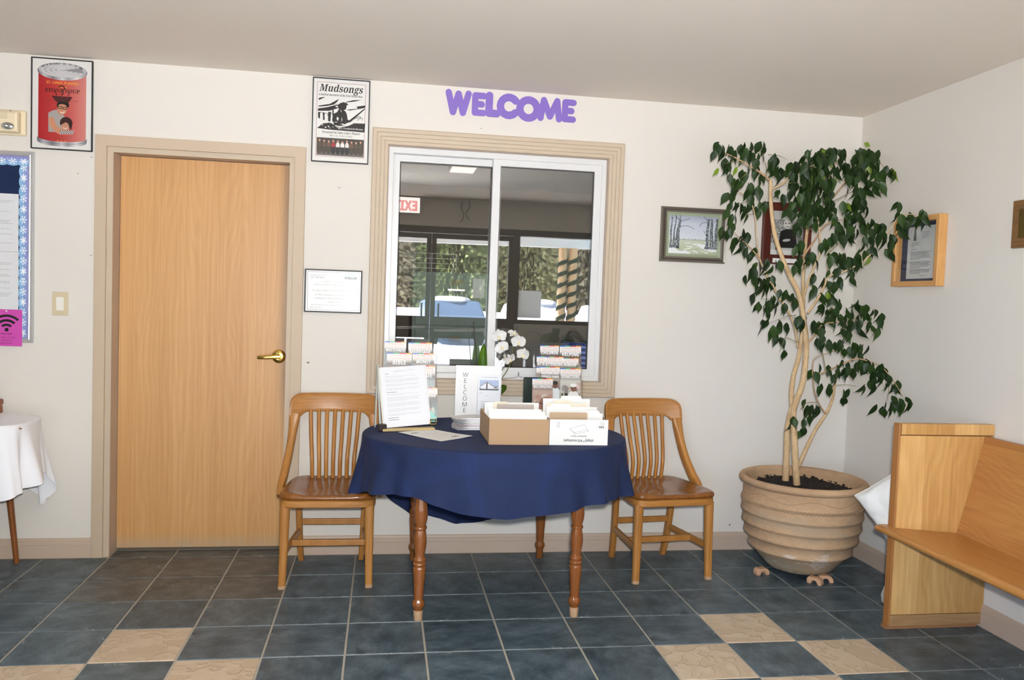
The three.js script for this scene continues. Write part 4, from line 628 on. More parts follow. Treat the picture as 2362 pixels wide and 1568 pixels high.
const cert = canv(640, 488, (c, w, h) => {
  c.fillStyle = '#f3f2ee'; c.fillRect(0, 0, w, h); c.strokeStyle = '#6f6d68'; c.lineWidth = 4; c.strokeRect(24, 20, 592, 448); c.textAlign = 'center'; c.fillStyle = '#5c5a58';
  c.strokeStyle = '#8f9296'; c.lineWidth = 3; for (const [x, y] of [[66, 60], [84, 78], [70, 90]]) { c.beginPath(); c.arc(x, y, 12, 0, 5); c.stroke(); }
  c.font = 'italic 22px serif'; c.fillStyle = '#77798a'; c.fillText("Margaret's Bay", 160, 66); c.font = 'bold 22px sans-serif'; c.fillText('Food Bank', 160, 92);
  const g = c.createLinearGradient(0, 40, 0, 100); g.addColorStop(0, '#9fc0da'); g.addColorStop(0.45, '#d3e0de'); c.fillStyle = g; c.fillRect(450, 40, 140, 60); c.fillStyle = '#39443c'; c.fillRect(450, 70, 140, 24); c.fillStyle = '#c3c6bf'; c.fillRect(462, 78, 30, 10); c.fillRect(510, 76, 50, 8);
  c.fillStyle = '#58554f'; const L = [['THIS CERTIFICATE IS PRESENTED', 19, 140, 290], ['WITH MUCH HEARTFELT THANKS AND APPRECIATION', 19, 176, 450], ['TO', 18, 208, 40], ["ST. LUKE'S UNITED CHURCH, UPPER TANTALLON", 24, 248, 500], ['For their ongoing and continued support to', 25, 298, 430], ["St. Margaret's Bay Food Bank/Thrift Store.", 25, 340, 450], ['THANK YOU!', 24, 382, 140], ["Board of Directors, Staff & Volunteers, St. Margaret's Bay Food Bank", 17, 416, 510]];
  for (const [s, k, y, q] of L) { c.font = k + 'px sans-serif'; fit(c, s, 325, y, q); } c.font = 'italic 17px serif'; c.fillText('Date:  May, 2013', 120, 446);
});
framed('certificate', 'small black-framed white certificate of thanks on the wall left of the window', 'certificate', 1.536, 1.825, 1.264, 1.485, cert, M.black, 0.0065, 0.014, 0.3);

// purple letters, each a cut-out of its own stuck to the wall
{
  const purple = std({ color: 0x7c62b6, roughness: 0.5 });
  const stroke = (pts, r, closed) => ({ pts, r, closed });
  // a letter is the outline round its fat rounded strokes
  const w = 0.02;
  const letter = {
    W: [[[-0.052, 0.05], [-0.026, -0.05]], [[-0.026, -0.05], [0, 0.046]], [[0, 0.046], [0.026, -0.05]], [[0.026, -0.05], [0.052, 0.05]]],
    E: [[[-0.021, 0.044], [-0.021, -0.044]], [[-0.021, 0.044], [0.024, 0.044]], [[-0.021, 0], [0.014, 0]], [[-0.021, -0.044], [0.024, -0.044]]],
    L: [[[-0.02, 0.047], [-0.02, -0.044]], [[-0.02, -0.044], [0.022, -0.044]]],
    C: Array.from({ length: 14 }, (_, i) => [i, i + 1].map((k) => { const a = 0.72 + (k / 14) * (2 * Math.PI - 1.44); return [0.046 * Math.cos(a), 0.047 * Math.sin(a)]; })),
    O: Array.from({ length: 20 }, (_, i) => [i, i + 1].map((k) => { const a = (k / 20) * 2 * Math.PI; return [0.0465 * Math.cos(a), 0.047 * Math.sin(a)]; })),
    M: [[[-0.05, -0.047], [-0.036, 0.047]], [[-0.036, 0.047], [0, -0.036]], [[0, -0.036], [0.036, 0.047]], [[0.036, 0.047], [0.05, -0.047]]],
  };
  void stroke;
  const shapes = {};
  for (const [ch, segs] of Object.entries(letter)) {
    const r = ch === 'E' ? 0.0165 : ch === 'W' || ch === 'M' ? 0.0165 : 0.0195, list = [];
    segs.forEach(([a, b], i) => { const L = Math.hypot(b[0] - a[0], b[1] - a[1]), s = new THREE.Shape(), n = 10; for (let k = 0; k <= n; k++) { const t = Math.PI / 2 + (k / n) * Math.PI; const x = Math.cos(t) * r, y = Math.sin(t) * r; k ? s.lineTo(x, y) : s.moveTo(x, y); } for (let k = 0; k <= n; k++) { const t = -Math.PI / 2 + (k / n) * Math.PI; s.lineTo(L + Math.cos(t) * r, Math.sin(t) * r); } const g = extrude(s, 0.003 + i * 0.00002); g.rotateZ(Math.atan2(b[1] - a[1], b[0] - a[0])); g.translate(a[0], a[1], 0); list.push(g); });
    shapes[ch] = join(list);
  }
  const say = { W: 'purple rounded letter W, first of the WELCOME on the wall', E1: 'purple rounded letter E after the W of WELCOME on the wall', L: 'purple rounded letter L in WELCOME on the wall above the window', C: 'purple rounded letter C in WELCOME on the wall above the window', O: 'purple rounded ring letter O in WELCOME on the wall', M: 'purple rounded letter M in WELCOME on the wall above the window', E2: 'purple rounded letter E, last of the WELCOME on the wall' };
  for (const [k, px, py] of [['W', 1057, 237], ['E1', 1105, 240.5], ['L', 1137, 242], ['C', 1174, 245.5], ['O', 1219, 251.5], ['M', 1269, 253], ['E2', 1312, 256]]) { const p = wp(px, py, 0), m = lone('wall_letter', shapes[k[0]], purple, say[k], 'letter', 'purple letters of the word WELCOME'); m.position.set(p.x, p.y, 0.0005); m.rotation.z = -0.012; }
}

// fire alarm, light switch
{
  const cream = std({ color: 0xe6d6b4, roughness: 0.4 }), a = thing('fire_alarm', 'cream fire alarm with a clear strobe lamp beside the soup can poster', 'alarm', [0.15, 2.128, 0]);
  part(a, 'back_plate', box(0.128, 0.122, 0.02, 0, 0, 0.01, 0.01), cream);
  const dome = extrude([[-0.052, -0.052], [0.044, -0.052], [0.044, 0.046], [-0.052, 0.046]], 0.03, 0.012); dome.translate(0, 0, 0.02); part(a, 'housing', dome, cream);
  part(a, 'sounder', box(0.034, 0.03, 0.004, -0.018, 0.024, 0.062, 0.002), std({ color: 0xd8c8a6, roughness: 0.5 }));
  const s = polar((q) => [Math.cos(q) * 0.032, Math.sin(q) * 0.019], [[1, 0], [0.95, 0.012], [0.7, 0.02], [0.001, 0.022]], 24, 1.2); s.rotateX(Math.PI / 2); s.translate(0.004, -0.026, 0.06); part(a, 'strobe_lens', s, phys({ color: 0xffffff, transmission: 1, thickness: 0, roughness: 0.08 }));
  const fl = polar((q) => [Math.cos(q) * 0.028, Math.sin(q) * 0.016], [[1, 0.008], [0.7, 0.002], [0.4, 0.006], [0.001, 0.001]], 12, 0.1); fl.rotateX(Math.PI / 2); fl.translate(0.004, -0.026, 0.062); part(a, 'reflector', fl, M.steel);
  part(a, 'screw', new THREE.CylinderGeometry(0.0025, 0.0025, 0.003, 10).rotateX(Math.PI / 2).translate(-0.004, 0.056, 0.021), M.darkMetal);
  const sw = thing('light_switch', 'beige wall plate with a white rocker light switch left of the door', 'switch', [0.37, 1.266, 0]);
  part(sw, 'plate', box(0.073, 0.116, 0.007, 0, 0, 0.0035, 0.003), std({ color: 0xcfc0a0, roughness: 0.35 }));
  const rk = box(0.034, 0.067, 0.008, 0, 0, 0.008, 0.002); rk.rotateX(0.06); part(sw, 'rocker', rk, std({ color: 0xeeeade, roughness: 0.35 }));
  for (const y of [-0.048, 0.048]) part(sw, 'screw', new THREE.CylinderGeometry(0.0028, 0.0028, 0.002, 10).rotateX(Math.PI / 2).translate(0, y, 0.0075), std({ color: 0xcfc0a0, roughness: 0.3 }));
}
// notice board with its snowflake border, the sheets on it and the pink notice
{
  const X1 = 0.25, X0 = -0.95, Y0 = 1.076, Y1 = 1.988, t = thing('notice_board', 'aluminium framed navy notice board edged with a scalloped snowflake border', 'notice board', [0, 0, 0.001]);
  const alu = std({ color: 0xcfcfd0, roughness: 0.35, metalness: 0.6 });
  part(t, 'frame', mouldingRing(X0 + 0.022, X1 - 0.022, Y0 + 0.016, Y1 - 0.016, [[0, 0.006], [0, 0.016], [0.004, 0.018], [0.008, 0.0165], [0.012, 0.018], [0.018, 0.018], [0.022, 0.014], [0.022, 0]]), alu);
  part(t, 'felt', span(X0 + 0.01, X1 - 0.01, Y0 + 0.01, Y1 - 0.01, 0, 0.006), std({ color: 0x14254a, roughness: 1 }));
  const flake = (c, x, y, r, k) => { c.strokeStyle = 'rgba(240,246,250,0.92)'; c.lineWidth = r * 0.16; for (let i = 0; i < 6; i++) { const a = (i / 6) * 6.283 + k; c.beginPath(); c.moveTo(x, y); c.lineTo(x + Math.cos(a) * r, y + Math.sin(a) * r); for (const q of [0.5, 0.75]) { const X = x + Math.cos(a) * r * q, Y = y + Math.sin(a) * r * q; for (const s of [-0.9, 0.9]) { c.moveTo(X, Y); c.lineTo(X + Math.cos(a + s) * r * 0.3, Y + Math.sin(a + s) * r * 0.3); } } c.stroke(); } c.fillStyle = 'rgba(245,250,252,0.9)'; c.beginPath(); c.arc(x, y, r * (k > 1 ? 0.5 : 0.25), 0, 7); c.fill(); };
  const strip = canv(128, 1024, (c, w, h) => { const g = c.createLinearGradient(0, 0, w, 0); g.addColorStop(0, '#86c0de'); g.addColorStop(0.5, '#7f9fd0'); g.addColorStop(1, '#8f82bd'); c.fillStyle = g; c.fillRect(0, 0, w, h); const r = rng(31); c.fillStyle = '#eef4f8'; for (let i = 0; i < 240; i++) { c.beginPath(); c.arc(r() * w, r() * h, 0.8 + r() * (i % 9 ? 1.6 : 5), 0, 7); c.fill(); } for (let i = 0; i < 12; i++) flake(c, 62, 42 + i * 85.3, 34, (i % 3) * 0.7); });
  strip.wrapT = THREE.RepeatWrapping;
  // scalloped strip along the right and the top: waves of 5 cm
  const sc = (len, across, n) => { const s = new THREE.Shape(); s.moveTo(across, 0); s.lineTo(across, len); for (let i = n; i > 0; i--) { const y = (i / n) * len, st = len / n; s.lineTo(0.004, y); s.quadraticCurveTo(-0.007, y - st / 2, 0.004, y - st); } return s; };
  const right = new THREE.ExtrudeGeometry(sc(Y1 - Y0 - 0.032, 0.046, 18), { depth: 0.0006, bevelEnabled: false, curveSegments: 6 }), bm = std({ map: strip, roughness: 0.6 });
  const setUv = (g, k) => { const p = g.attributes.position, u = new Float32Array(p.count * 2); for (let i = 0; i < p.count; i++) { u[i * 2] = (p.getX(i) + 0.006) / 0.054; u[i * 2 + 1] = p.getY(i) / k; } g.setAttribute('uv', new THREE.BufferAttribute(u, 2)); return g; };
  part(t, 'border', setUv(right, 0.6), bm).position.set(X1 - 0.022 - 0.046, Y0 + 0.016, 0.0065);
  const top = setUv(new THREE.ExtrudeGeometry(sc(1.0, 0.046, 20), { depth: 0.0006, bevelEnabled: false, curveSegments: 6 }), 0.6); const tp = part(t, 'border', top, bm); tp.rotation.z = Math.PI / 2; tp.position.set(X1 - 0.022, Y1 - 0.016 - 0.046, 0.0068);
  const sheet = (name, label, x0, x1, y0, y1, z, tex) => { const f = frontPrint(x0, x1, y0, y1, z, tex, 0.8), s = thing(name, label, 'notice', [(x0 + x1) / 2, y0, 0]); const m = part(s, 'sheet', f.g.translate(-(x0 + x1) / 2, -y0, 0), f.m); void m; for (const [px, py] of [[(x1 - x0) / 2 - 0.012, y1 - y0 - 0.01]]) part(s, 'pin', new THREE.SphereGeometry(0.0045, 10, 8).translate(px, py, z + 0.002), M.white); return s; };
  const typed = (seed) => canv(256, 330, (c, w, h) => { c.fillStyle = '#eeeff0'; c.fillRect(0, 0, w, h); let y = 40; const r = rng(seed); while (y < h - 40) { const n = 1 + Math.floor(r() * 4); lines(c, 26, y, 205, n, 8, '#b9bbbf', seed + y, 3); y += n * 8 + 14; } });
  sheet('typed_notice', 'typed white sheet pinned on the notice board, the upper of two', -0.036, 0.18, 1.51, 1.789, 0.009, typed(3));
  sheet('typed_notice', 'typed white sheet pinned on the notice board, the lower of two', -0.036, 0.181, 1.23, 1.509, 0.009, typed(8));
  const wifi = canv(256, 330, (c, w, h) => { c.fillStyle = '#d54fb4'; c.fillRect(0, 0, w, h); c.strokeStyle = '#241624'; c.lineWidth = 22; for (const r of [52, 92, 134]) { c.beginPath(); c.arc(128, 190, r, Math.PI * 1.25, Math.PI * 1.75); c.stroke(); } c.fillStyle = '#241624'; c.beginPath(); c.arc(128, 182, 17, 0, 7); c.fill(); c.textAlign = 'center'; c.fillStyle = '#5a1d50'; c.font = 'bold 22px sans-serif'; c.fillText('New Wifi', 128, 226); c.font = '20px sans-serif'; c.fillText("St Luke's United", 128, 258); c.fillText('Password:', 128, 284); c.fillText('welcomeall', 128, 310); });
  const x1 = 0.204, f = frontPrint(-0.07, 0.07, 0, 0.178, 0.0205, wifi, 0.8), s = thing('wifi_notice', 'bright pink wifi notice pinned over the lower corner of the notice board', 'notice', [x1 - 0.07, 1.052, 0]);
  part(s, 'sheet', f.g, f.m); part(s, 'pin', new THREE.SphereGeometry(0.0045, 10, 8).translate(0, 0.17, 0.0225), M.white);
}
// pictures right of the window
{
  const paint = canv(640, 520, (c, w, h) => {
    const g = c.createLinearGradient(0, 0, 0, h); g.addColorStop(0, '#a3abbe'); g.addColorStop(0.2, '#cdd3de'); g.addColorStop(0.6, '#dfe3ea'); g.addColorStop(0.62, '#cfd6c2'); g.addColorStop(1, '#b3bd98'); c.fillStyle = g; c.fillRect(0, 0, w, h);
    const r = rng(17); c.strokeStyle = '#7d7f74'; c.lineWidth = 2; for (let i = 0; i < 120; i++) { const x = 60 + r() * 500; c.beginPath(); c.moveTo(x, 330); c.lineTo(x + r() * 4, 306 + r() * 20); c.stroke(); }
    c.fillStyle = 'rgba(244,246,246,0.8)'; for (let i = 0; i < 60; i++) c.fillRect(160 + r() * 340, 350 + r() * 160, 20 + r() * 40, 4 + r() * 7);
    c.fillStyle = '#f3f5f5'; const k = (p) => { c.beginPath(); p.forEach(([x, y], i) => (i ? c.lineTo(x, y) : c.moveTo(x, y))); c.fill(); }; k([[0, 400], [80, 440], [150, 480], [240, 470], [300, 520], [0, 520]]); k([[360, 390], [460, 380], [560, 390], [640, 360], [640, 470], [560, 480], [450, 440]]);
    const tree = (x, w0, lean, top) => { for (let i = 0; i < 260; i++) { const t = i / 260, W = w0 * (1 - 0.45 * t) * (1 + 0.5 * Math.max(0, 0.08 - t) / 0.08), X = x + lean * t + 4 * Math.sin(t * 9), Y = 436 - t * (436 - top); c.fillStyle = '#aab3b6'; c.fillRect(X - W / 2, Y - 2, W, 4); for (let j = 0; j < 3; j++) { const q = r(); c.fillStyle = q < 0.62 ? '#26343a' : q < 0.8 ? '#e6eaec' : '#5d6a70'; c.save(); c.translate(X + (r() - 0.5) * W, Y); c.rotate((r() - 0.5) * 0.8); c.fillRect(-W * 0.12, -4, W * (0.12 + 0.2 * r()), 5 + 8 * r()); c.restore(); } } };
    for (const [x, w0, lean, top] of [[30, 24, 10, 0], [62, 20, 30, 10], [84, 22, 60, 0], [122, 30, 24, 20], [500, 40, 10, 30], [545, 18, 0, 30], [578, 28, -22, 20], [604, 22, 12, 30], [630, 24, 0, 30]]) tree(x, w0, lean, top);
    c.strokeStyle = '#26333a'; c.lineWidth = 5; for (const p of [[140, 90, 200, 60, 270, 40], [140, 160, 240, 110, 330, 180], [500, 90, 420, 60, 400, 140], [500, 60, 470, 20, 440, 0], [130, 60, 90, 20, 70, 0], [480, 240, 460, 210, 455, 190]]) { c.beginPath(); c.moveTo(p[0], p[1]); c.quadraticCurveTo(p[2], p[3], p[4], p[5]); c.stroke(); }
    k([[100, 440], [120, 400], [150, 450]]); 
  });
  const x0 = 3.418, x1 = 3.792, y0 = 1.602, y1 = 1.902, t = thing('painting', 'snowy woodland painting in a grey-green frame between window and potted tree', 'painting', [0, 0, 0.002]);
  const green = std({ color: 0x97a086, roughness: 0.5 }), grey = std({ color: 0x6f675c, roughness: 0.35, metalness: 0.3 }), brown = std({ color: 0x4a3f38, roughness: 0.4 });
  part(t, 'frame', mouldingRing(x0 + 0.03, x1 - 0.03, y0 + 0.03, y1 - 0.03, [[0, 0.012], [0, 0.018], [0.01, 0.02], [0.012, 0.016], [0.018, 0.022], [0.026, 0.025], [0.028, 0.021], [0.03, 0.0]]), grey);
  part(t, 'frame_groove', mouldingRing(x0 + 0.021, x1 - 0.021, y0 + 0.021, y1 - 0.021, [[0, 0.0175], [0, 0.0225], [0.006, 0.0236], [0.006, 0.02]]), brown);
  part(t, 'liner', mouldingRing(x0 + 0.047, x1 - 0.047, y0 + 0.047, y1 - 0.047, [[0, 0.008], [0, 0.012], [0.008, 0.013], [0.009, 0.011], [0.017, 0.0165], [0.018, 0.012]]), green);
  const f = frontPrint(x0 + 0.045, x1 - 0.045, y0 + 0.045, y1 - 0.045, 0.009, paint, 0.5); part(t, 'canvas', f.g, f.m);
  const photo = canv(256, 400, (c, w, h) => { c.fillStyle = '#c9c8c2'; c.fillRect(0, 0, w, h); const r = rng(5); for (let i = 0; i < 2600; i++) { const v = 50 + r() * 90; c.fillStyle = `rgb(${v},${v},${v - 4})`; c.fillRect(r() * w, 80 + r() * 200, 4, 4); } c.fillStyle = '#1d1c1c'; c.beginPath(); c.moveTo(70, 330); c.lineTo(80, 190); c.quadraticCurveTo(130, 140, 190, 180); c.lineTo(210, 330); c.fill(); c.fillStyle = '#d8d4cc'; c.beginPath(); c.ellipse(130, 120, 28, 40, 0, 0, 7); c.fill(); c.fillStyle = '#3a3836'; c.fillRect(112, 108, 12, 8); c.fillRect(136, 108, 12, 8); c.fillRect(120, 140, 22, 5); c.fillStyle = '#bdb9b2'; c.beginPath(); c.ellipse(128, 262, 30, 12, -0.2, 0, 7); c.fill(); c.fillStyle = '#e7e6e2'; c.fillRect(0, 350, w, 50); c.fillStyle = '#2a2827'; c.fillRect(50, 270, 30, 80); });
  const X0 = 4.006, X1 = 4.292, Y0 = 1.614, Y1 = 1.955, q = thing('framed_photograph', 'black and white portrait in a dark red wooden frame, half hidden behind the tree', 'photograph', [0, 0, 0.001]), red = std({ map: woodTex([66, 24, 16], [98, 40, 28], { seed: 81, su: 0.2, sv: 0.5 }), roughness: 0.3 });
  part(q, 'frame', join([grain(span(X0, X0 + 0.046, Y0, Y1, 0, 0.028, 0.003)), grain(span(X1 - 0.046, X1, Y0, Y1, 0, 0.028, 0.003)), grain(span(X0 + 0.04, X1 - 0.04, Y1 - 0.046, Y1, 0, 0.028, 0.003), 'x'), grain(span(X0 + 0.04, X1 - 0.04, Y0, Y0 + 0.052, 0, 0.028, 0.003), 'x')]), red);
  const pf = frontPrint(X0 + 0.04, X1 - 0.04, Y0 + 0.048, Y1 - 0.042, 0.016, photo, 0.25); part(q, 'print', pf.g, pf.m);
  part(q, 'name_plate', span(X0 + 0.06, X1 - 0.06, Y0 + 0.008, Y0 + 0.032, 0.026, 0.0295), M.white);
}
// shadow box with the letter, and a wooden plaque, on the right wall
{
  const letter = canv(384, 560, (c, w, h) => { c.fillStyle = '#d6d6d2'; c.fillRect(0, 0, w, h); c.fillStyle = '#4c4c48'; for (let i = 0, r = rng(9); i < 300; i++) { const y = 30 + r() * 120; c.fillRect(100 + (r() - 0.5) * (20 + y * 0.15), y, 5, 5); } lines(c, 200, 60, 110, 6, 14, '#555', 5, 4); lines(c, 50, 170, 130, 4, 14, '#4a4a48', 6, 4); lines(c, 50, 240, 180, 1, 10, '#444', 7, 4); for (const [y, n] of [[270, 7], [376, 6], [462, 4]]) lines(c, 50, y, 300, n, 13, '#3a3a38', y, 5); lines(c, 190, 524, 120, 2, 12, '#444', 3, 3); });
  const z0 = 0.412, z1 = 0.768, y0 = 1.5, y1 = 1.845, D = 0.045, t = thing('shadow_box_frame', 'light oak deep frame holding a typed letter on the right wall, behind leaves', 'frame', [XR - 0.001, 0, 0]);
  t.rotation.y = -Math.PI / 2; t.position.set(XR - 0.001, y0, (z0 + z1) / 2);
  const w = (z1 - z0) / 2, h = y1 - y0; part(t, 'frame', join([grain(span(-w, -w + 0.026, 0, h, 0, D, 0.003)), grain(span(w - 0.026, w, 0, h, 0, D, 0.003)), grain(span(-w + 0.024, w - 0.024, h - 0.026, h, 0, D, 0.003), 'x'), grain(span(-w + 0.024, w - 0.024, 0, 0.026, 0, D, 0.003), 'x')]), M.frameOak);
  part(t, 'mat_board', span(-w + 0.02, w - 0.02, 0.02, h - 0.02, 0.004, 0.008), std({ color: 0x27304a, roughness: 0.8 }));
  const f = frontPrint(-w + 0.075, w - 0.075, 0.04, h - 0.045, 0.0105, letter, 0.8); part(t, 'letter', f.g, f.m);
  part(t, 'pane', span(-w + 0.02, w - 0.02, 0.02, h - 0.02, D - 0.012, D - 0.01), M.clearGlass);
  const p = thing('wooden_plaque', 'brown wooden plaque at the right edge of the picture, on the right wall', 'plaque', [XR - 0.001, 1.655, 1.32], -Math.PI / 2);
  const oak = std({ map: woodTex([96, 66, 36], [140, 104, 62], { seed: 85, su: 0.15, sv: 0.4 }), roughness: 0.5 });
  const pg = extrude([[-0.125, 0], [0.125, 0], [0.125, 0.2], [-0.125, 0.2]], 0.014, 0.004); part(p, 'board', grain(pg, 'x'), oak); part(p, 'brass_plate', box(0.17, 0.12, 0.002, 0, 0.1, 0.0195), std({ color: 0x7d6a3c, roughness: 0.35, metalness: 0.8 }));
}
// ---------- on the navy table ----------
const TOP = TY + 0.0042;
function brochureTex(title, seed, scene1, scene2, size = 30, y0 = 76) {
  return canv(160, 352, (c, w, h) => {
    c.fillStyle = '#e9e6e1'; c.fillRect(0, 0, w, h); const r = rng(seed), g = c.createLinearGradient(0, 60, 0, h); g.addColorStop(0, '#d8d2cb'); g.addColorStop(0.04, scene1); g.addColorStop(1, scene2); c.fillStyle = g; c.fillRect(0, 46, w, h - 46);
    for (let i = 0; i < 26; i++) { const v = r(); c.fillStyle = v < 0.35 ? 'rgba(40,34,32,0.35)' : v < 0.7 ? 'rgba(235,230,222,0.4)' : 'rgba(170,110,90,0.35)'; c.beginPath(); c.ellipse(r() * w, 130 + r() * (h - 130), 8 + r() * 26, 8 + r() * 30, r() * 3, 0, 7); c.fill(); }
    const head = (x, y, s, skin, shirt) => { c.fillStyle = shirt; c.beginPath(); c.ellipse(x, y + 70 * s, 42 * s, 52 * s, 0, 0, 7); c.fill(); c.fillStyle = skin; c.beginPath(); c.ellipse(x, y, 20 * s, 26 * s, 0, 0, 7); c.fill(); c.fillStyle = '#2a211d'; c.beginPath(); c.ellipse(x, y - 16 * s, 21 * s, 14 * s, 0, 0, 7); c.fill(); };
    if (seed === 15) { c.fillStyle = '#8f6350'; c.beginPath(); c.ellipse(104, 214, 58, 74, 0.2, 0, 7); c.fill(); c.fillStyle = '#7a5242'; c.beginPath(); c.ellipse(126, 244, 22, 16, 0, 0, 7); c.fill(); c.fillStyle = '#b07c68'; c.beginPath(); c.ellipse(120, 284, 26, 12, 0.2, 0, 7); c.fill(); c.strokeStyle = '#3a2620'; c.lineWidth = 6; c.strokeRect(86, 190, 48, 24); c.beginPath(); c.moveTo(20, 186); c.lineTo(86, 196); c.stroke(); }
    else if (seed === 13) { head(104, 150, 1.1, '#7a5240', '#eceae6'); c.fillStyle = '#f0eeea'; c.beginPath(); c.ellipse(104, 130, 26, 14, 0, 0, 7); c.fill(); c.fillRect(70, 200, 76, 130); c.fillStyle = '#3c3a2e'; c.fillRect(10, 190, 50, 120); c.fillStyle = '#b8b2a2'; c.fillRect(24, 170, 10, 120); }
    else if (seed === 11) { head(122, 150, 1.1, '#6f4634', '#dfe6e6'); c.fillStyle = '#1e1b1a'; c.fillRect(92, 290, 60, 62); }
    else if (seed === 5) { head(84, 150, 1.7, '#7d523e', '#52bfae'); c.fillStyle = '#16120f'; c.fillRect(52, 142, 30, 16); c.fillRect(88, 142, 30, 16); }
    else if (seed % 2) { head(100, 190, 1, '#8a5b44', '#e6e4e0'); } else { head(60, 180, 0.9, '#d3a486', '#8fb5c0'); head(112, 186, 0.9, '#dcb096', '#cfd6dc'); }
    { const q = c.createLinearGradient(0, 44, 0, 100); q.addColorStop(0, 'rgba(70,62,58,0)'); q.addColorStop(0.4, 'rgba(70,62,58,0.55)'); q.addColorStop(1, 'rgba(70,62,58,0)'); c.fillStyle = q; c.fillRect(0, 44, w, 56); }
    ['#3f6fc0', '#55a878', '#c84b46', '#efa03e'].forEach((k, i) => { c.fillStyle = k; c.fillRect(i * w / 4, 0, w / 4 + 1, 8); });
    c.fillStyle = '#c99a94'; c.font = 'italic 17px serif'; c.textAlign = 'center'; fit(c, 'Conversation about', w / 2, 24, w - 30); fit(c, 'Church, Faith and Life', w / 2, 42, w - 20);
    c.fillStyle = '#ffffff'; c.strokeStyle = 'rgba(60,52,50,0.35)'; c.lineWidth = 2; c.font = `bold ${size}px sans-serif`; title.split('|').forEach((s, i) => { const k = Math.min(1, (w - 14) / c.measureText(s).width); c.save(); c.translate(w / 2, y0 + i * (size + 4)); c.scale(k, 1.25); c.strokeText(s, 0, 0); c.fillText(s, 0, 0); c.restore(); });
    c.fillStyle = 'rgba(240,220,150,0.9)'; c.font = 'bold 17px sans-serif'; c.textAlign = 'left'; c.fillText('HOW', 10, h - 44); c.fillText('TOGETHER', 10, h - 24);
  });
}
// a leaning brochure: its top left and right corners are given on a plane of constant z, the foot comes forward
function brochure(label, px, py, pw, z, tex, group, turn = 0) {
  const a = wp(px, py, z), b = wp(px + pw, py, z), w = b.x - a.x, H = w * 2.2, lean = 0.16;
  const t = thing('brochure', label, 'brochure', [(a.x + b.x) / 2, a.y - H * Math.cos(lean), z + H * Math.sin(lean)], turn, group);
  const g = box(w, H, 0.004, 0, H / 2, 0); g.rotateX(-lean); const P = M.paper; part(t, 'cover', g, [P, P, P, P, std({ map: tex, roughness: 0.3 }), P]);
  return t;
}
function holder(label, x0, x1, zb, tops) {           // stepped clear rack: one pocket in front of and below the other
  const t = thing('brochure_holder', label, 'brochure holder', [(x0 + x1) / 2, TOP, zb]), w = x1 - x0, lean = 0.16, th = 0.0025;
  part(t, 'foot', box(w, 0.003, 0.16, 0, 0.0015, 0.03), M.acrylic);
  tops.forEach((h, k) => { const z = k * 0.034 - 0.03; const back = box(w, h, th, 0, h / 2, 0); back.rotateX(-lean); back.translate(0, 0.003, z + h * 0.16); part(t, 'pocket_front', back, M.acrylic); });
  for (const s of [-1, 1]) { const pts = [[-0.02, 0.003]], n = tops.length; pts.push([0.11 + 0.005, 0.003]); for (let k = n - 1; k >= 0; k--) { const z = k * 0.034 - 0.03 + 0.02; pts.push([z + 0.025, tops[k] - 0.004], [z - 0.008, tops[k]]); } const g = extrude(pts, th); g.rotateY(-Math.PI / 2); g.translate(s * w / 2 + (s < 0 ? th : 0), 0, 0); part(t, 'side', g, M.acrylic); }
  return t;
}
holder('clear stepped brochure holder behind the typed papers, left on the table', wp(886, 800, 0.12).x, wp(1008, 870, 0.16).x, 0.09, [0.34, 0.27, 0.2, 0.13]);
holder('clear stepped brochure holder behind the white envelope box, right on the table', wp(1236, 830, 0.15).x, wp(1345, 830, 0.15).x, 0.09, [0.36, 0.29, 0.22, 0.12]);
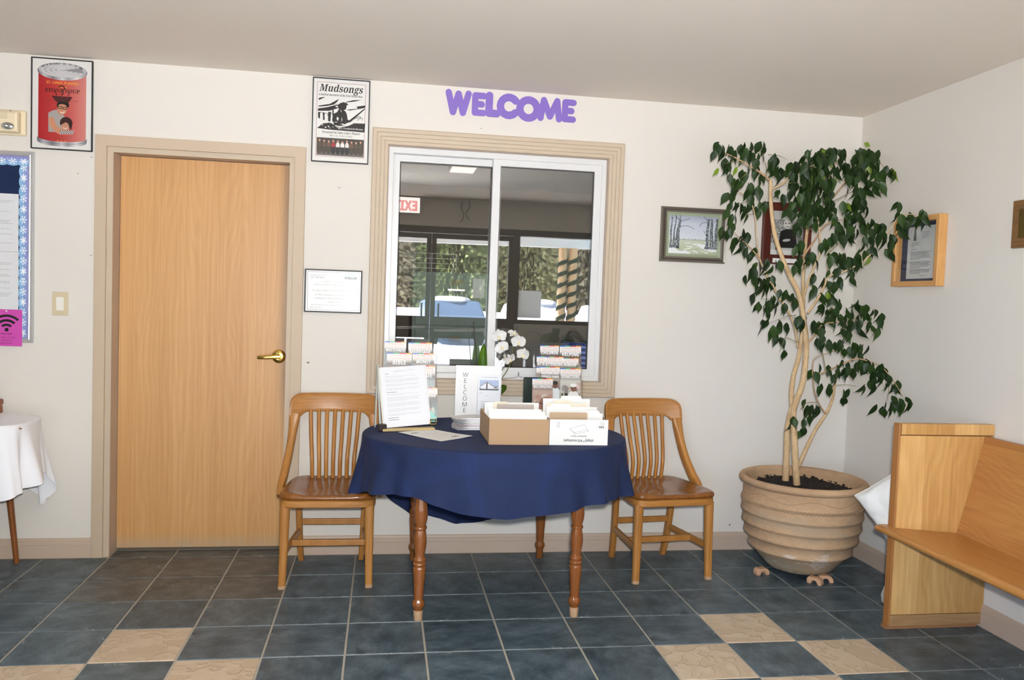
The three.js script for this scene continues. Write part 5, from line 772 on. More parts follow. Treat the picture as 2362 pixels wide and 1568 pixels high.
{
  const G = undefined, L = ' in the left holder', R = ' in the right holder';
  const B = [
    ['brochure titled MULTI-FAITH, upper left' + L, 888, 787, 49, 0.1, ['MULTI-FAITH', 2, '#8f9c9c', '#3c4444', 26]],
    ['brochure titled MARRIAGE, upper right' + L, 942, 789, 55, 0.1, ['MARRIAGE', 4, '#a3a6a0', '#6a625e', 28]],
    ['brochure titled BIBLE, under the MULTI-FAITH one' + L, 893, 813, 57, 0.135, ['BIBLE', 3, '#6d5a50', '#4a3a34', 32]],
    ['brochure titled MONEY, under the MARRIAGE one' + L, 952, 814, 50, 0.135, ['MONEY', 6, '#a59890', '#9a4a48', 30]],
    ['brochure titled UNIQUE with smiling people, third tier' + L, 946, 842, 58, 0.17, ['UNIQUE', 8, '#98a0a0', '#7f9a9c', 32]],
    ['brochure with a face in dark glasses over turquoise, lowest' + L, 962, 893, 47, 0.205, ['LISTENING', 5, '#4c4440', '#58c0b4', 26]],
    ['brochure titled CHILDREN, upper left' + R, 1246, 796, 43, 0.1, ['CHILDREN', 10, '#6e625a', '#8a6a58', 30]],
    ['brochure titled HELPING, upper right' + R, 1291, 797, 49, 0.1, ['HELPING', 12, '#7c6a5c', '#a07a60', 30]],
    ['brochure titled ATTENDING, partly hidden at the left of the second tier' + R, 1238, 821, 44, 0.132, ['ATTENDING', 7, '#a89a90', '#8f8478', 28]],
    ['brochure titled ATTENDING, whole title to be read, second tier' + R, 1256, 822, 44, 0.138, ['ATTENDING', 14, '#a89a90', '#6f8a60', 28]],
    ['brochure titled WORSHIP, right of the ATTENDING one' + R, 1294, 825, 40, 0.135, ['WORSHIP', 16, '#8d9678', '#60714c', 28]],
    ['brochure at the far left of the third tier, edge only' + R, 1237, 846, 40, 0.168, ['A', 9, '#c0aca0', '#9a7a6c', 28]],
    ['brochure titled MISSION AND SERVICE FUND with a man in white' + R, 1247, 845, 44, 0.175, ['MISSION AND|SERVICE FUND', 11, '#b0a89c', '#2c2624', 22, 66]],
    ['brochure titled DONATIONS with a worker in white overalls' + R, 1292, 849, 47, 0.172, ['DONATIONS', 13, '#d5d2ca', '#83806e', 28]],
    ['brochure titled BELONGING with a face in glasses, lowest and foremost' + R, 1228, 872, 47, 0.215, ['BELONGING', 15, '#bfa698', '#8d6c5e', 26]],
  ];
  for (const [label, px, py, pw, z, a] of B) brochure(label, px, py, pw, z, brochureTex(...a), G);
}
lone('binder', (() => { const a = wp(1207, 870, 0.17), b = wp(1236, 870, 0.17); return box(b.x - a.x + 0.05, a.y - TOP + 0.006, 0.035, (a.x + b.x) / 2 + 0.025, (a.y + TOP) / 2, 0.19, 0.006); })(), std({ color: 0x14261f, roughness: 0.3 }), 'dark green binder standing behind the BELONGING brochure', 'binder');
{
  // typed papers on an easel
  const c0 = wp(936, 988, 0.52), t = thing('document_easel', 'cream tabletop easel with a dark clip carrying typed papers, left on the table', 'easel', [2.062, TOP, 0.5], 0.26);
  const cream = std({ color: 0xe6e2d2, roughness: 0.6 }); void c0;
  const bd = box(0.235, 0.275, 0.006, 0, 0.148, 0, 0.002); bd.rotateZ(0.06); bd.rotateX(-0.24); bd.translate(0.004, 0.012, -0.008); part(t, 'board', bd, cream);
  const leg = extrude([[-0.004, 0.0], [0.006, 0], [0.006, 0.012], [-0.068, 0.3], [-0.076, 0.3], [-0.1, 0.01], [-0.094, 0.0], [-0.082, 0.012], [-0.07, 0.26]], 0.004, 0.001); leg.rotateY(-Math.PI / 2); leg.translate(-0.126, 0, -0.006); part(t, 'side_support', leg, std({ color: 0xb9bdb6, roughness: 0.5 }));
  part(t, 'ledge', box(0.25, 0.012, 0.04, 0, 0.007, 0.016, 0.003), std({ color: 0xbfa878, roughness: 0.4 })); part(t, 'clip', box(0.036, 0.032, 0.03, -0.122, 0.018, 0.014, 0.005), std({ color: 0x2b211d, roughness: 0.4 })); part(t, 'corner_ring', join([box(0.03, 0.004, 0.004, 0.122, 0.048, 0.012), box(0.03, 0.004, 0.004, 0.122, 0.026, 0.012), box(0.004, 0.026, 0.004, 0.136, 0.037, 0.012), box(0.004, 0.026, 0.004, 0.109, 0.037, 0.012)]), M.brass);
  const tx = canv(512, 662, (c, w, h) => { c.fillStyle = '#e5e6e9'; c.fillRect(0, 0, w, h); lines(c, 150, 40, 260, 2, 12, '#b4b5ba', 2, 4); c.fillStyle = '#8d8e94'; c.fillRect(56, 72, 40, 6); let y = 100; for (const [n, b] of [[2, 0], [4, 0], [3, 0], [3, 0], [1, 1], [2, 0], [5, 0], [5, 0], [4, 0], [3, 0], [1, 1], [1, 1]]) { if (b) { c.fillStyle = '#8d8e94'; c.fillRect(56, y, 120, 6); y += 22; } else { lines(c, 56, y, 400, n, 10, '#c2c3c8', y, 4); y += n * 10 + 14; } } while (y < h - 60) { lines(c, 90, y, 360, 2, 10, '#c2c3c8', y, 4); y += 40; } });
  for (let k = 0; k < 4; k++) {
    const g = new THREE.BoxGeometry(0.216, 0.279, 0.0012, 10, 8, 1), p = g.attributes.position; g.translate(0.006 - k * 0.004, 0.152 - k * 0.001, 0.006 + k * 0.004); for (let i = 0; i < p.count; i++) { const u = p.getX(i) / 0.108, v = (p.getY(i) - 0.01) / 0.279; p.setZ(i, p.getZ(i) + 0.006 * u * u * v - 0.01 * (1 - v) ** 2 * (k / 4)); } g.translate(0, -0.15, 0); g.rotateZ(0.055); g.translate(-0.006, 0.15, 0); g.rotateX(-0.24); g.translate(0, 0.008, 0.0); g.computeVertexNormals();
    const pm = k === 3 ? [M.paper, M.paper, M.paper, M.paper, std({ map: tx, roughness: 0.8 }), M.paper] : M.paper;
    const m = lone('typed_page', g, pm, ['hindmost', 'third', 'second', 'foremost, readable'][k] + ' typed page of the papers on the easel', 'paper', 'typed pages on the easel'); m.position.set(2.062, TOP, 0.5); m.rotation.y = 0.26;
  }
}
{
  // loose sheet, slightly curled
  const tx = canv(256, 330, (c, w, h) => { c.fillStyle = '#ecebe6'; c.fillRect(0, 0, w, h); lines(c, 40, 90, 180, 12, 13, '#cfcecb', 4, 3); c.fillStyle = '#1c1c1e'; for (const [x, y, n] of [[40, 60, 5], [150, 265, 5]]) for (let i = 0; i < n; i++) c.fillRect(x + i * 11, y - (i * 7) % 13, 9, 12 + (i * 5) % 9); });
  const g = new THREE.BoxGeometry(0.2, 0.0008, 0.275, 8, 1, 8), p = g.attributes.position; for (let i = 0; i < p.count; i++) { const x = p.getX(i) / 0.1, z = p.getZ(i) / 0.14; p.setY(i, p.getY(i) + 0.001 + 0.008 * Math.max(0, -x * 0.5 - z * 0.5 - 0.45) + 0.004 * Math.max(0, x + z - 1.2)); } g.computeVertexNormals();
  const m = lone('paper_sheet', g, [M.paper, M.paper, std({ map: tx, roughness: 0.8 }), M.paper, M.paper, M.paper], 'loose printed sheet lying on the navy cloth before the easel', 'paper'); m.position.set(2.185, TOP + 0.0006, 0.635); m.rotation.y = 0.72;
}
{
  // springy folded leaflets in a small stack
  const r = rng(14), where = ['lowest', 'second from the bottom', 'third from the bottom', 'middle', 'third from the top', 'second from the top', 'topmost'];
  for (let k = 0; k < 7; k++) {
    const w = 0.165, d = 0.12, h = 0.0082, g = new THREE.BoxGeometry(w, h, d, 6, 1, 3), p = g.attributes.position; for (let i = 0; i < p.count; i++) { const u = (p.getX(i) / w + 0.5), top = p.getY(i) > 0; const thin = smooth(0, 0.45, u); p.setY(i, top ? h * (0.15 + 0.8 * thin) - 0.002 * (1 - thin) : -h * 0.0 + 0.0002); p.setX(i, p.getX(i) - (1 - Math.abs(p.getZ(i) / d * 2 + 0.5)) * 0.018 * (1 - u)); } g.computeVertexNormals();
    const m = lone('folded_leaflet', g, k === 2 ? std({ color: 0xe8d8dc, roughness: 0.8 }) : M.paper, where[k] + ' leaflet of the small stack left of the brown box', 'leaflet', 'stack of folded leaflets'); m.position.set(2.375 + (r() - 0.5) * 0.014, TOP + 0.0005 + k * 0.0084, 0.43 + (r() - 0.5) * 0.012); m.rotation.y = (r() - 0.5) * 0.12;
  }
}
{
  // upright WELCOME card with a leaflet pocket
  const a = wp(1052, 842, 0.13), b = wp(1158, 842, 0.13), w = b.x - a.x, h = a.y - TOP, t = thing('welcome_card', 'white upright card reading WELCOME downwards, standing before the orchid', 'sign', [(a.x + b.x) / 2, TOP, 0.13]);
  const tx = canv(320, 400, (c, W, H) => { c.fillStyle = '#f1f1ef'; c.fillRect(0, 0, W, H); c.fillStyle = '#77787d'; c.font = '46px sans-serif'; c.textAlign = 'center'; [...'WELCOME'].forEach((s, i) => c.fillText(s, 67, 86 + i * 44)); });
  const pn = box(w, h, 0.004, 0, h / 2, 0, 0); part(t, 'panel', pn, [M.paper, M.paper, M.paper, M.paper, std({ map: tx, roughness: 0.35 }), M.paper]);
  part(t, 'foot', box(w, 0.003, 0.09, 0, 0.0015, 0), M.acrylic);
  const pk = join([box(0.124, 0.15, 0.002, w / 2 - 0.064, 0.095, 0.02), box(0.002, 0.15, 0.02, w / 2 - 0.126, 0.095, 0.011), box(0.002, 0.15, 0.02, w / 2 - 0.002, 0.095, 0.011), box(0.124, 0.002, 0.02, w / 2 - 0.064, 0.02, 0.011)]); part(t, 'leaflet_pocket', pk, M.acrylic);
  const lt = canv(200, 400, (c, W, H) => { c.fillStyle = '#f0f2f6'; c.fillRect(0, 0, W, H); c.fillStyle = '#7a7c84'; c.font = '15px sans-serif'; c.textAlign = 'center'; fit(c, "ST. LUKE'S UNITED CHURCH", W / 2, 28, 150); c.fillStyle = '#b8c6e2'; c.fillRect(14, 50, 168, 100); c.fillStyle = '#3a3f4c'; c.fillRect(14, 130, 168, 20); c.fillStyle = '#eef0f4'; c.beginPath(); c.moveTo(22, 138); c.lineTo(22, 112); c.lineTo(78, 72); c.lineTo(130, 110); c.lineTo(176, 116); c.lineTo(176, 138); c.fill(); c.strokeStyle = '#2c2f38'; c.lineWidth = 4; c.beginPath(); c.moveTo(18, 112); c.lineTo(78, 68); c.lineTo(132, 108); c.lineTo(180, 112); c.stroke(); c.fillStyle = '#2c2f38'; c.fillRect(73, 76, 10, 62); c.fillRect(140, 118, 30, 10); lines(c, 16, 178, 60, 1, 10, '#9aa', 2, 3); lines(c, 70, 204, 60, 1, 10, '#9aa', 3, 3); lines(c, 30, 260, 140, 5, 15, '#8d9098', 4, 4); });
  const lw = 0.118, lh = 0.21, g = box(lw, lh, 0.003, 0, lh / 2, 0); const lf = lone('church_leaflet', g, [M.paper, M.paper, M.paper, M.paper, std({ map: lt, roughness: 0.4 }), M.paper], 'white leaflet with a church building in the pocket of the WELCOME card', 'leaflet'); lf.position.set((a.x + b.x) / 2 + w / 2 - 0.064, TOP + 0.022, 0.141);
}
// two open-topped boxes full of envelopes
function openBox(name, label, x0, x1, z0, z1, h, mat, front) {
  const t = thing(name, label, 'box', [(x0 + x1) / 2, TOP, (z0 + z1) / 2]), w = (x1 - x0) / 2, d = (z1 - z0) / 2, s = 0.003;
  part(t, 'walls', join([span(-w, -w + s, 0, h, -d, d - s), span(w - s, w, 0, h, -d, d - s), span(-w + s, w - s, 0, h, -d, -d + s)]), mat);
  part(t, 'bottom', span(-w, w, 0, s, -d, d - s), mat);
  const f = span(-w, w, 0, h, d - s, d); part(t, 'front_panel', f, front ? [mat, mat, mat, mat, front, mat] : mat); return t;
}
{
  const kraft = std({ color: 0xb0916f, roughness: 0.85, bumpMap: bumpTex(60, 60, 2, 44, 0.2, 0.2), bumpScale: 0.0004 }), kraftIn = std({ color: 0x9d8774, roughness: 0.9 });
  openBox('cardboard_box', 'plain brown cardboard box filled with white envelopes, front of the table', 2.399, 2.661, 0.535, 0.869, 0.111, kraft);
  const tx = canv(640, 272, (c, w, h) => {
    c.fillStyle = '#e6e6df'; c.fillRect(0, 0, w, h); c.translate(w, h); c.rotate(Math.PI); c.fillStyle = '#2b2c30'; c.textAlign = 'center'; c.font = 'bold 40px sans-serif'; fit(c, 'simply™ #10 envelopes', w * 0.5, 62, 330); c.font = 'bold 18px sans-serif'; c.fillText('QuickStrip™ closure', w * 0.5, 102); c.textAlign = 'left'; c.font = 'bold 36px sans-serif'; c.fillText('500', 44, 208); c.font = '14px sans-serif'; c.fillText('ct', 116, 208);
    lines(c, 44, 222, 80, 1, 8, '#77787c', 4, 4); lines(c, 44, 240, 110, 1, 8, '#77787c', 5, 4); for (const y of [190, 206, 222, 238]) lines(c, 530, y, 70, 1, 8, '#77787c', y, 4);
    c.strokeStyle = '#8c8e92'; c.lineWidth = 2.5; c.beginPath(); c.moveTo(216, 150); c.lineTo(360, 118); c.lineTo(424, 176); c.lineTo(262, 222); c.closePath(); c.moveTo(216, 150); c.lineTo(222, 168); c.lineTo(366, 134); c.lineTo(360, 118); c.moveTo(366, 134); c.lineTo(424, 176); c.stroke();
  });
  openBox('envelope_box', 'white box lettered upside down, filled with folders, front of the table', 2.6635, 2.925, 0.535, 0.866, 0.112, kraftIn, std({ map: tx, roughness: 0.6 }));
  // contents lean back slightly; [label, kind, x0, x1, z, height, material]
  const grey = std({ color: 0xaba096, roughness: 0.85 }), manila = std({ color: 0xe2d8c2, roughness: 0.8 }), tan = std({ color: 0xb39a7e, roughness: 0.85 });
  const put = (name, label, cat, x0, x1, z, h, mat, tab, group) => { const w = x1 - x0, t = thing(name, label, cat, [(x0 + x1) / 2, TOP + 0.004, z], 0, group), g = extrude(tab ? [[-w / 2, 0], [w / 2, 0], [w / 2, h], [tab[1] * w + 0.006, h], [tab[1] * w, h + 0.013], [tab[0] * w, h + 0.013], [tab[0] * w - 0.006, h], [-w / 2, h]] : [[-w / 2, 0], [w / 2, 0], [w / 2, h - 0.002], [w / 2 - 0.002, h], [-w / 2 + 0.002, h], [-w / 2, h - 0.002]], 0.0022); g.rotateX(-0.1); part(t, tab ? 'folder' : 'envelope', g, mat); return t; };
  const lb = ' of the brown cardboard box', lw = ' of the white lettered box';
  put('envelope', 'foremost white envelope' + lb, 'envelope', 2.406, 2.655, 0.853, 0.121, M.white, null, 'envelopes in the brown box');
  put('envelope', 'second white envelope' + lb + ', with a faint return address', 'envelope', 2.404, 2.65, 0.838, 0.129, M.white, null, 'envelopes in the brown box');
  put('envelope', 'third white envelope' + lb, 'envelope', 2.404, 2.646, 0.822, 0.134, M.white, null, 'envelopes in the brown box');
  put('envelope', 'fourth white envelope' + lb, 'envelope', 2.404, 2.64, 0.8, 0.14, M.white, null, 'envelopes in the brown box');
  put('divider', 'grey-brown cardboard divider standing in the middle' + lb, 'divider', 2.446, 2.612, 0.765, 0.157, grey);
  put('file_folder', 'manila folder with a tab, behind the grey divider' + lb, 'folder', 2.436, 2.58, 0.74, 0.152, manila, [-0.48, -0.1]);
  put('envelope', 'hindmost white envelope' + lb + ', behind the manila folder', 'envelope', 2.41, 2.645, 0.71, 0.158, M.white, null, 'envelopes in the brown box');
  put('envelope', 'white envelope low at the back' + lb, 'envelope', 2.404, 2.64, 0.66, 0.15, M.white, null, 'envelopes in the brown box');
  put('divider', 'tan sloping cardboard divider at the front' + lw, 'divider', 2.67, 2.84, 0.835, 0.134, tan);
  put('file_folder', 'white folder at the front right' + lw, 'folder', 2.73, 2.915, 0.815, 0.128, M.white, [0.1, 0.4]);
  put('file_folder', 'middle white folder' + lw, 'folder', 2.668, 2.9, 0.77, 0.15, M.white, [-0.4, -0.05]);
  put('file_folder', 'cream folder with a beige tab' + lw, 'folder', 2.672, 2.86, 0.745, 0.162, manila, [-0.3, 0.1]);
  put('file_folder', 'hindmost white folder' + lw + ', tallest of all', 'folder', 2.66 + 0.006, 2.885, 0.7, 0.178, M.white, [-0.1, 0.3]);
}
// ---------- orchid on the table before the window ----------
{
  const t = thing('orchid', 'white flowering orchid with one broad green leaf behind the WELCOME card', 'orchid', [2.47, TOP, 0.075]), base = t.position, rel = (px, py, z = 0.08) => wp(px, py, z).sub(base);
  part(t, 'pot', polar((a) => [Math.cos(a) * 0.048, Math.sin(a) * 0.048], [[0.001, 0.001], [0.78, 0.001], [0.98, 0.105], [1.03, 0.106], [1.03, 0.112], [0.94, 0.112], [0.92, 0.1], [0.001, 0.1]], 28), M.white);
  part(t, 'bark_mix', polar((a) => [Math.cos(a) * 0.043, Math.sin(a) * 0.043], [[1, 0.099], [0.8, 0.108], [0.4, 0.112], [0.001, 0.111]], 16, 0.2), std({ color: 0x3c2a1c, roughness: 1 }));
  const leafMat = phys({ color: 0x4d6f1c, roughness: 0.35, transmission: 0.25, thickness: 0 }), blade = (from, tip, width) => { const n = 12, m = 6, pos = [], idx = [], d = tip.clone().sub(from), L = d.length(), u = d.clone().normalize(), s = V(1, 0, 0).addScaledVector(u, -u.x).normalize(), k = s.clone().cross(u); for (let i = 0; i <= n; i++) { const q = i / n, w = width * Math.pow(Math.sin(Math.PI * clamp(0.12 + 0.88 * q, 0, 1) ** 0.85), 0.42) * (q > 0.99 ? 0.3 : 1); for (let j = 0; j <= m; j++) { const v = (j / m) * 2 - 1, p = from.clone().addScaledVector(u, L * q).addScaledVector(s, v * w).addScaledVector(k, 0.012 * v * v - 0.025 * Math.sin(q * 3)); pos.push(p.x, p.y, p.z); } } for (let i = 0; i < n; i++) for (let j = 0; j < m; j++) { const a = i * (m + 1) + j; idx.push(a, a + 1, a + m + 1, a + 1, a + m + 2, a + m + 1); } const g = new THREE.BufferGeometry(); g.setAttribute('position', new THREE.Float32BufferAttribute(pos, 3)); g.setIndex(idx); g.computeVertexNormals(); return g; };
  part(t, 'leaf', blade(V(-0.012, 0.1, 0.0), rel(1116, 791), 0.027), leafMat); part(t, 'leaf', blade(V(0.02, 0.1, 0), V(0.12, 0.17, -0.01), 0.028), leafMat);
  const cane = std({ color: 0x3a3428, roughness: 0.6 }); part(t, 'stake', sweep([V(-0.02, 0.09, 0.0), rel(1101, 842), rel(1092, 742)], () => 0.0026, { sides: 8 }), cane);
  part(t, 'stem', sweep([V(0.015, 0.1, 0), rel(1176, 842), rel(1184, 800), rel(1188, 775), rel(1202, 768), rel(1222, 810), rel(1236, 845)].slice(0, 5), () => 0.0022, { sides: 8, steps: 24 }), std({ color: 0x55641f, roughness: 0.5 })); part(t, 'stake', sweep([V(0.005, 0.1, 0), rel(1165, 842), rel(1183, 812), rel(1194, 752)], () => 0.002, { sides: 8 }), cane);
  // a bloom: two broad petals, three sepals, lip and column
  const petalM = phys({ color: 0xf7f6f2, roughness: 0.6, transmission: 0.25, thickness: 0 }), lipM = std({ color: 0xf3e4b8, roughness: 0.5 });
  const petal = (len, wid, cup) => { const n = 6, m = 6, pos = [], idx = []; for (let i = 0; i <= n; i++) for (let j = 0; j <= m; j++) { const q = i / n, v = (j / m) * 2 - 1, w = wid * Math.pow(Math.sin(Math.PI * clamp(q * 0.9 + 0.08)), 0.7); pos.push(v * w, q * len, cup * q * q + 0.3 * v * v * w); } for (let i = 0; i < n; i++) for (let j = 0; j < m; j++) { const a = i * (m + 1) + j; idx.push(a, a + 1, a + m + 1, a + 1, a + m + 2, a + m + 1); } const g = new THREE.BufferGeometry(); g.setAttribute('position', new THREE.Float32BufferAttribute(pos, 3)); g.setIndex(idx); g.computeVertexNormals(); return g; };
  const bloom = () => { const list = []; for (const [a, l, w] of [[0, 0.038, 0.013], [2.2, 0.036, 0.012], [-2.2, 0.036, 0.012]]) { const g = petal(l, w, -0.004); g.rotateZ(a); g.translate(0, 0, -0.003); list.push(g); } for (const a of [1.25, -1.25]) { const g = petal(0.042, 0.026, -0.006); g.rotateZ(a); list.push(g); } return join(list); };
  const bg = bloom(), lip = polar((a) => [Math.cos(a) * 0.008, Math.sin(a) * 0.012], [[0.001, 0.014], [0.6, 0.012], [1, 0.004], [0.7, -0.002], [0.001, -0.003]], 12, 1.2); lip.rotateX(Math.PI / 2); lip.translate(0, -0.006, 0.002);
  const r = rng(6); for (const [px, py, s, ry, rx, rz] of [[1151, 776, 1.02, -0.3, 0.1, 0.2], [1158, 802, 0.95, -0.2, -0.2, 0.5], [1185, 770, 0.8, 0.3, -0.9, 0.1], [1196, 789, 1.0, 0.1, 0, 0], [1206, 818, 0.95, 0.3, 0.2, -0.3], [1176, 829, 0.85, 0.5, 0.3, 0.4], [1164, 824, 0.6, 1.2, 0, 1]]) { const f = new THREE.Group(); f.name = 'flower'; f.position.copy(rel(px, py, 0.085 + r() * 0.02)); f.scale.setScalar(s); f.rotation.set(rx, ry, rz); t.add(f); part(f, 'petals', bg, petalM); part(f, 'lip', lip, lipM); }
}
{ // thin twig lying along the window trim
  const pts = [[1150, 876], [1168, 872], [1186, 871], [1194, 868], [1196, 858], [1198, 868], [1206, 870]].map(([x, y]) => wp(x, y, 0.03)); lone('wire_twig', sweep(pts, () => 0.0012, { sides: 6, steps: 30 }), std({ color: 0x5b5a4c, roughness: 0.7 }), 'thin dark wire lying along the lower window trim beside the orchid', 'wire');
}

// ---------- potted weeping fig ----------
{
  const CX = 4.118, CZ = 0.388, feetM = std({ color: 0xc49a78, roughness: 0.9 });
  const clay = std({ map: rep(dataTex(512, 512, (u, v) => { const a = fbm(u, v, 5, 4, 4, 201), b = fbm(u, v, 40, 40, 3, 207), c = fbm(u, v, 3, 6, 3, 211), d = fbm(u, v, 9, 14, 4, 215); let k = mix3([170, 138, 106], [198, 166, 130], clamp(0.5 + 1.2 * (a - 0.5) + 0.5 * (b - 0.5))); k = mix3(k, [170, 150, 124], smooth(0.5, 0.72, c) * 0.8 + 0.65 * smooth(0.32, 0.1, v)); k = mix3(k, [214, 206, 196], smooth(0.62, 0.72, d) * smooth(0.4, 0.28, v) * smooth(0.05, 0.2, v) * 0.6); return k; }), 1, 1), roughness: 0.92, bumpMap: bumpTex(60, 60, 3, 219, 1, 1), bumpScale: 0.002 });
  const t = thing('potted_tree', 'tall weeping fig with dark green leaves in a ribbed terracotta pot, in the corner', 'potted tree', [CX, 0, CZ]);
  const ridge = (y, r) => [[r - 0.004, y - 0.006], [r - 0.001, y - 0.004], [r + 0.003, y], [r + 0.0028, y + 0.006], [r + 0.0005, y + 0.014], [r - 0.001, y + 0.03]];
  const prof = [[0, 0.032], [0.162, 0.032], [0.168, 0.036], [0.193, 0.066], [0.222, 0.1], ...ridge(0.133, 0.257), [0.268, 0.185], ...ridge(0.2, 0.283), [0.286, 0.245], ...ridge(0.259, 0.295), [0.294, 0.302], ...ridge(0.318, 0.301), [0.3, 0.362], [0.302, 0.372], [0.299, 0.38], [0.297, 0.41], [0.296, 0.448], [0.297, 0.456], [0.309, 0.462], [0.318, 0.47], [0.32, 0.482], [0.314, 0.493], [0.302, 0.498], [0.288, 0.493], [0.278, 0.48], [0.274, 0.45], [0.272, 0.4]];
  const len = [0]; for (let i = 1; i < prof.length; i++) len.push(len[i - 1] + Math.hypot(prof[i][0] - prof[i - 1][0], prof[i][1] - prof[i - 1][1]));
  const pot = new THREE.LatheGeometry(prof.map(([a, b]) => V2(a, b)), 96); { const p = pot.attributes.position, u = pot.attributes.uv; for (let i = 0; i < p.count; i++) { u.setY(i, clamp(p.getY(i) / 0.5)); u.setX(i, u.getX(i) * 2); } }
  part(t, 'pot', toCreasedNormals(pot, 0.9), clay);
  { // twisted rope band: short slanted beads
    const list = [], bead = new THREE.SphereGeometry(1, 8, 6); for (let i = 0; i < 104; i++) { const a = (i / 104) * 6.2832, g = bead.clone(); g.scale(0.0052, 0.0135, 0.0055); g.rotateZ(1.0); g.rotateY(Math.PI / 2 - a); g.translate(Math.cos(a) * 0.301, 0.374, Math.sin(a) * 0.301); list.push(g); } part(t, 'rope_band', join(list), clay).userData.kind = 'stuff';
    const wave = Array.from({ length: 180 }, (_, i) => { const a = (i / 179) * 6.2832, y = 0.418 + 0.012 * Math.sin(a * 7 + 1); return V(Math.cos(a) * (0.2968 - (y - 0.41) * 0.04), y, Math.sin(a) * (0.2968 - (y - 0.41) * 0.04)); }); part(t, 'scratched_wave', sweep(wave, () => 0.0016, { sides: 5, steps: 260 }), std({ color: 0xa88764, roughness: 0.95 }));
  }
  { const r = rng(71), g = polar((a) => [Math.cos(a) * 0.274, Math.sin(a) * 0.274], Array.from({ length: 16 }, (_, i) => [i === 0 ? 0.001 : i / 15, (a, x, z) => 0.44 + 0.014 * (vnoise(x * 18 + 20, z * 18 + 20, 256, 256, 3) - 0.5) + 0.018 * (vnoise(x * 55 + 20, z * 55 + 20, 256, 256, 4) - 0.5) - 0.02 * smooth(0.7, 1, i / 15) + 0.012]), 72, 0.2); part(t, 'soil', g, std({ color: 0x231a14, roughness: 1, bumpMap: bumpTex(60, 60, 3, 225, 0.3, 0.3), bumpScale: 0.006 }));
    const list = []; for (let i = 0; i < 260; i++) { const a = r() * 6.28, q = 0.26 * Math.sqrt(r()), c = new THREE.IcosahedronGeometry(0.003 + 0.006 * r() ** 2, 0); c.rotateY(r() * 6); c.translate(Math.cos(a) * q, 0.449 + 0.008 * r(), Math.sin(a) * q); list.push(c); } part(t, 'soil_crumbs', join(list), std({ color: 0x2c2119, roughness: 1 })).userData.kind = 'stuff'; }
  // three scalloped clay feet under the pot
  const footG = (() => { const s = new THREE.Shape(); s.moveTo(-0.034, 0); s.lineTo(-0.016, 0); s.quadraticCurveTo(-0.012, 0.02, 0.002, 0.02); s.quadraticCurveTo(0.014, 0.018, 0.018, 0); s.lineTo(0.036, 0); s.quadraticCurveTo(0.042, 0.014, 0.03, 0.026); s.quadraticCurveTo(0.022, 0.036, 0.006, 0.035); s.quadraticCurveTo(-0.01, 0.034, -0.024, 0.0355); s.quadraticCurveTo(-0.044, 0.026, -0.034, 0); const g = extrude(s, 0.03, 0.003); g.translate(0, 0, -0.015); return g; })();
  const feet = [['left terracotta foot under the ribbed plant pot', 3.893, 0.43, 0.15], ['front right terracotta foot under the ribbed plant pot', 4.105, 0.582, -0.9], ['right hind terracotta foot under the ribbed plant pot, half hidden', 4.175, 0.555, -0.35], ]; let f0;
  for (const [label, x, z, turn] of feet) { if (!f0) { f0 = thing('pot_foot', label, 'pot foot', [x, 0, z], turn, 'clay feet of the plant pot'); part(f0, 'body', footG, feetM); } else copyOf(f0, [x, 0, z], turn, label); }
  // ---- limbs, given as pixels of the photograph at a depth z
  const barkT = rep(dataTex(256, 512, (u, v) => { const a = fbm(u, v, 8, 12, 4, 231), s = vnoise(u * 70, v * 110, 70, 110, 233), k = fbm(u, v, 4, 30, 2, 235); let c = mix3([178, 146, 106], [216, 190, 150], clamp(0.5 + 1.3 * (a - 0.5) + 0.3 * (k - 0.5))); return mix3(c, [112, 86, 60], smooth(0.8, 0.95, s) * 0.4 + 0.1 * smooth(0.6, 0.75, k)); }), 0.12, 0.4), bark = std({ map: barkT, roughness: 0.85 }), twigM = std({ color: 0xb08f6c, roughness: 0.85 }), greenTwig = std({ color: 0x86805a, roughness: 0.8 });
  const base = t.position, at = (px, py, z) => { let p = wp(px, py, z); if (p.x > 4.5) p = xp(px, py, 4.5); return p.sub(base); };
  const limbs = [];
  const limb = (pts, r0, r1, name = 'branch') => { const P = pts.map(([x, y, z]) => at(x, y, z)); limbs.push(...P); part(t, name, sweep(P, (k) => lerp(r0, r1, k), { sides: r0 > 0.01 ? 12 : 7, steps: pts.length * 5 }), r0 > 0.006 ? bark : r0 > 0.003 ? twigM : greenTwig); };
  limb([[1812, 1108, 0.37], [1815, 1040, 0.37], [1816, 997, 0.37], [1822, 960, 0.375], [1829, 936, 0.38]], 0.0175, 0.0135, 'trunk');
  limb([[1838, 1118, 0.42], [1834, 1045, 0.42], [1831, 985, 0.41], [1830, 950, 0.4], [1838, 922, 0.41], [1851, 886, 0.42], [1857, 845, 0.42], [1860, 792, 0.42], [1856, 752, 0.42], [1850, 710, 0.42], [1840, 671, 0.42], [1822, 635, 0.42], [1804, 593, 0.42], [1789, 548, 0.42], [1781, 500, 0.42], [1778, 455, 0.41], [1778, 415, 0.41]], 0.0175, 0.009, 'trunk');
  limb([[1829, 945, 0.385], [1826, 909, 0.36], [1831, 865, 0.35], [1843, 824, 0.35], [1848, 786, 0.35], [1852, 740, 0.35], [1853, 690, 0.35], [1853, 640, 0.35], [1856, 590, 0.35], [1863, 520, 0.34], [1868, 450, 0.34], [1872, 400, 0.34]], 0.0135, 0.006, 'trunk');
  limb([[1842, 1075, 0.35], [1866, 1021, 0.34], [1884, 986, 0.33], [1906, 953, 0.32], [1921, 918, 0.32], [1925, 889, 0.32], [1932, 860, 0.33]], 0.0115, 0.006, 'trunk');
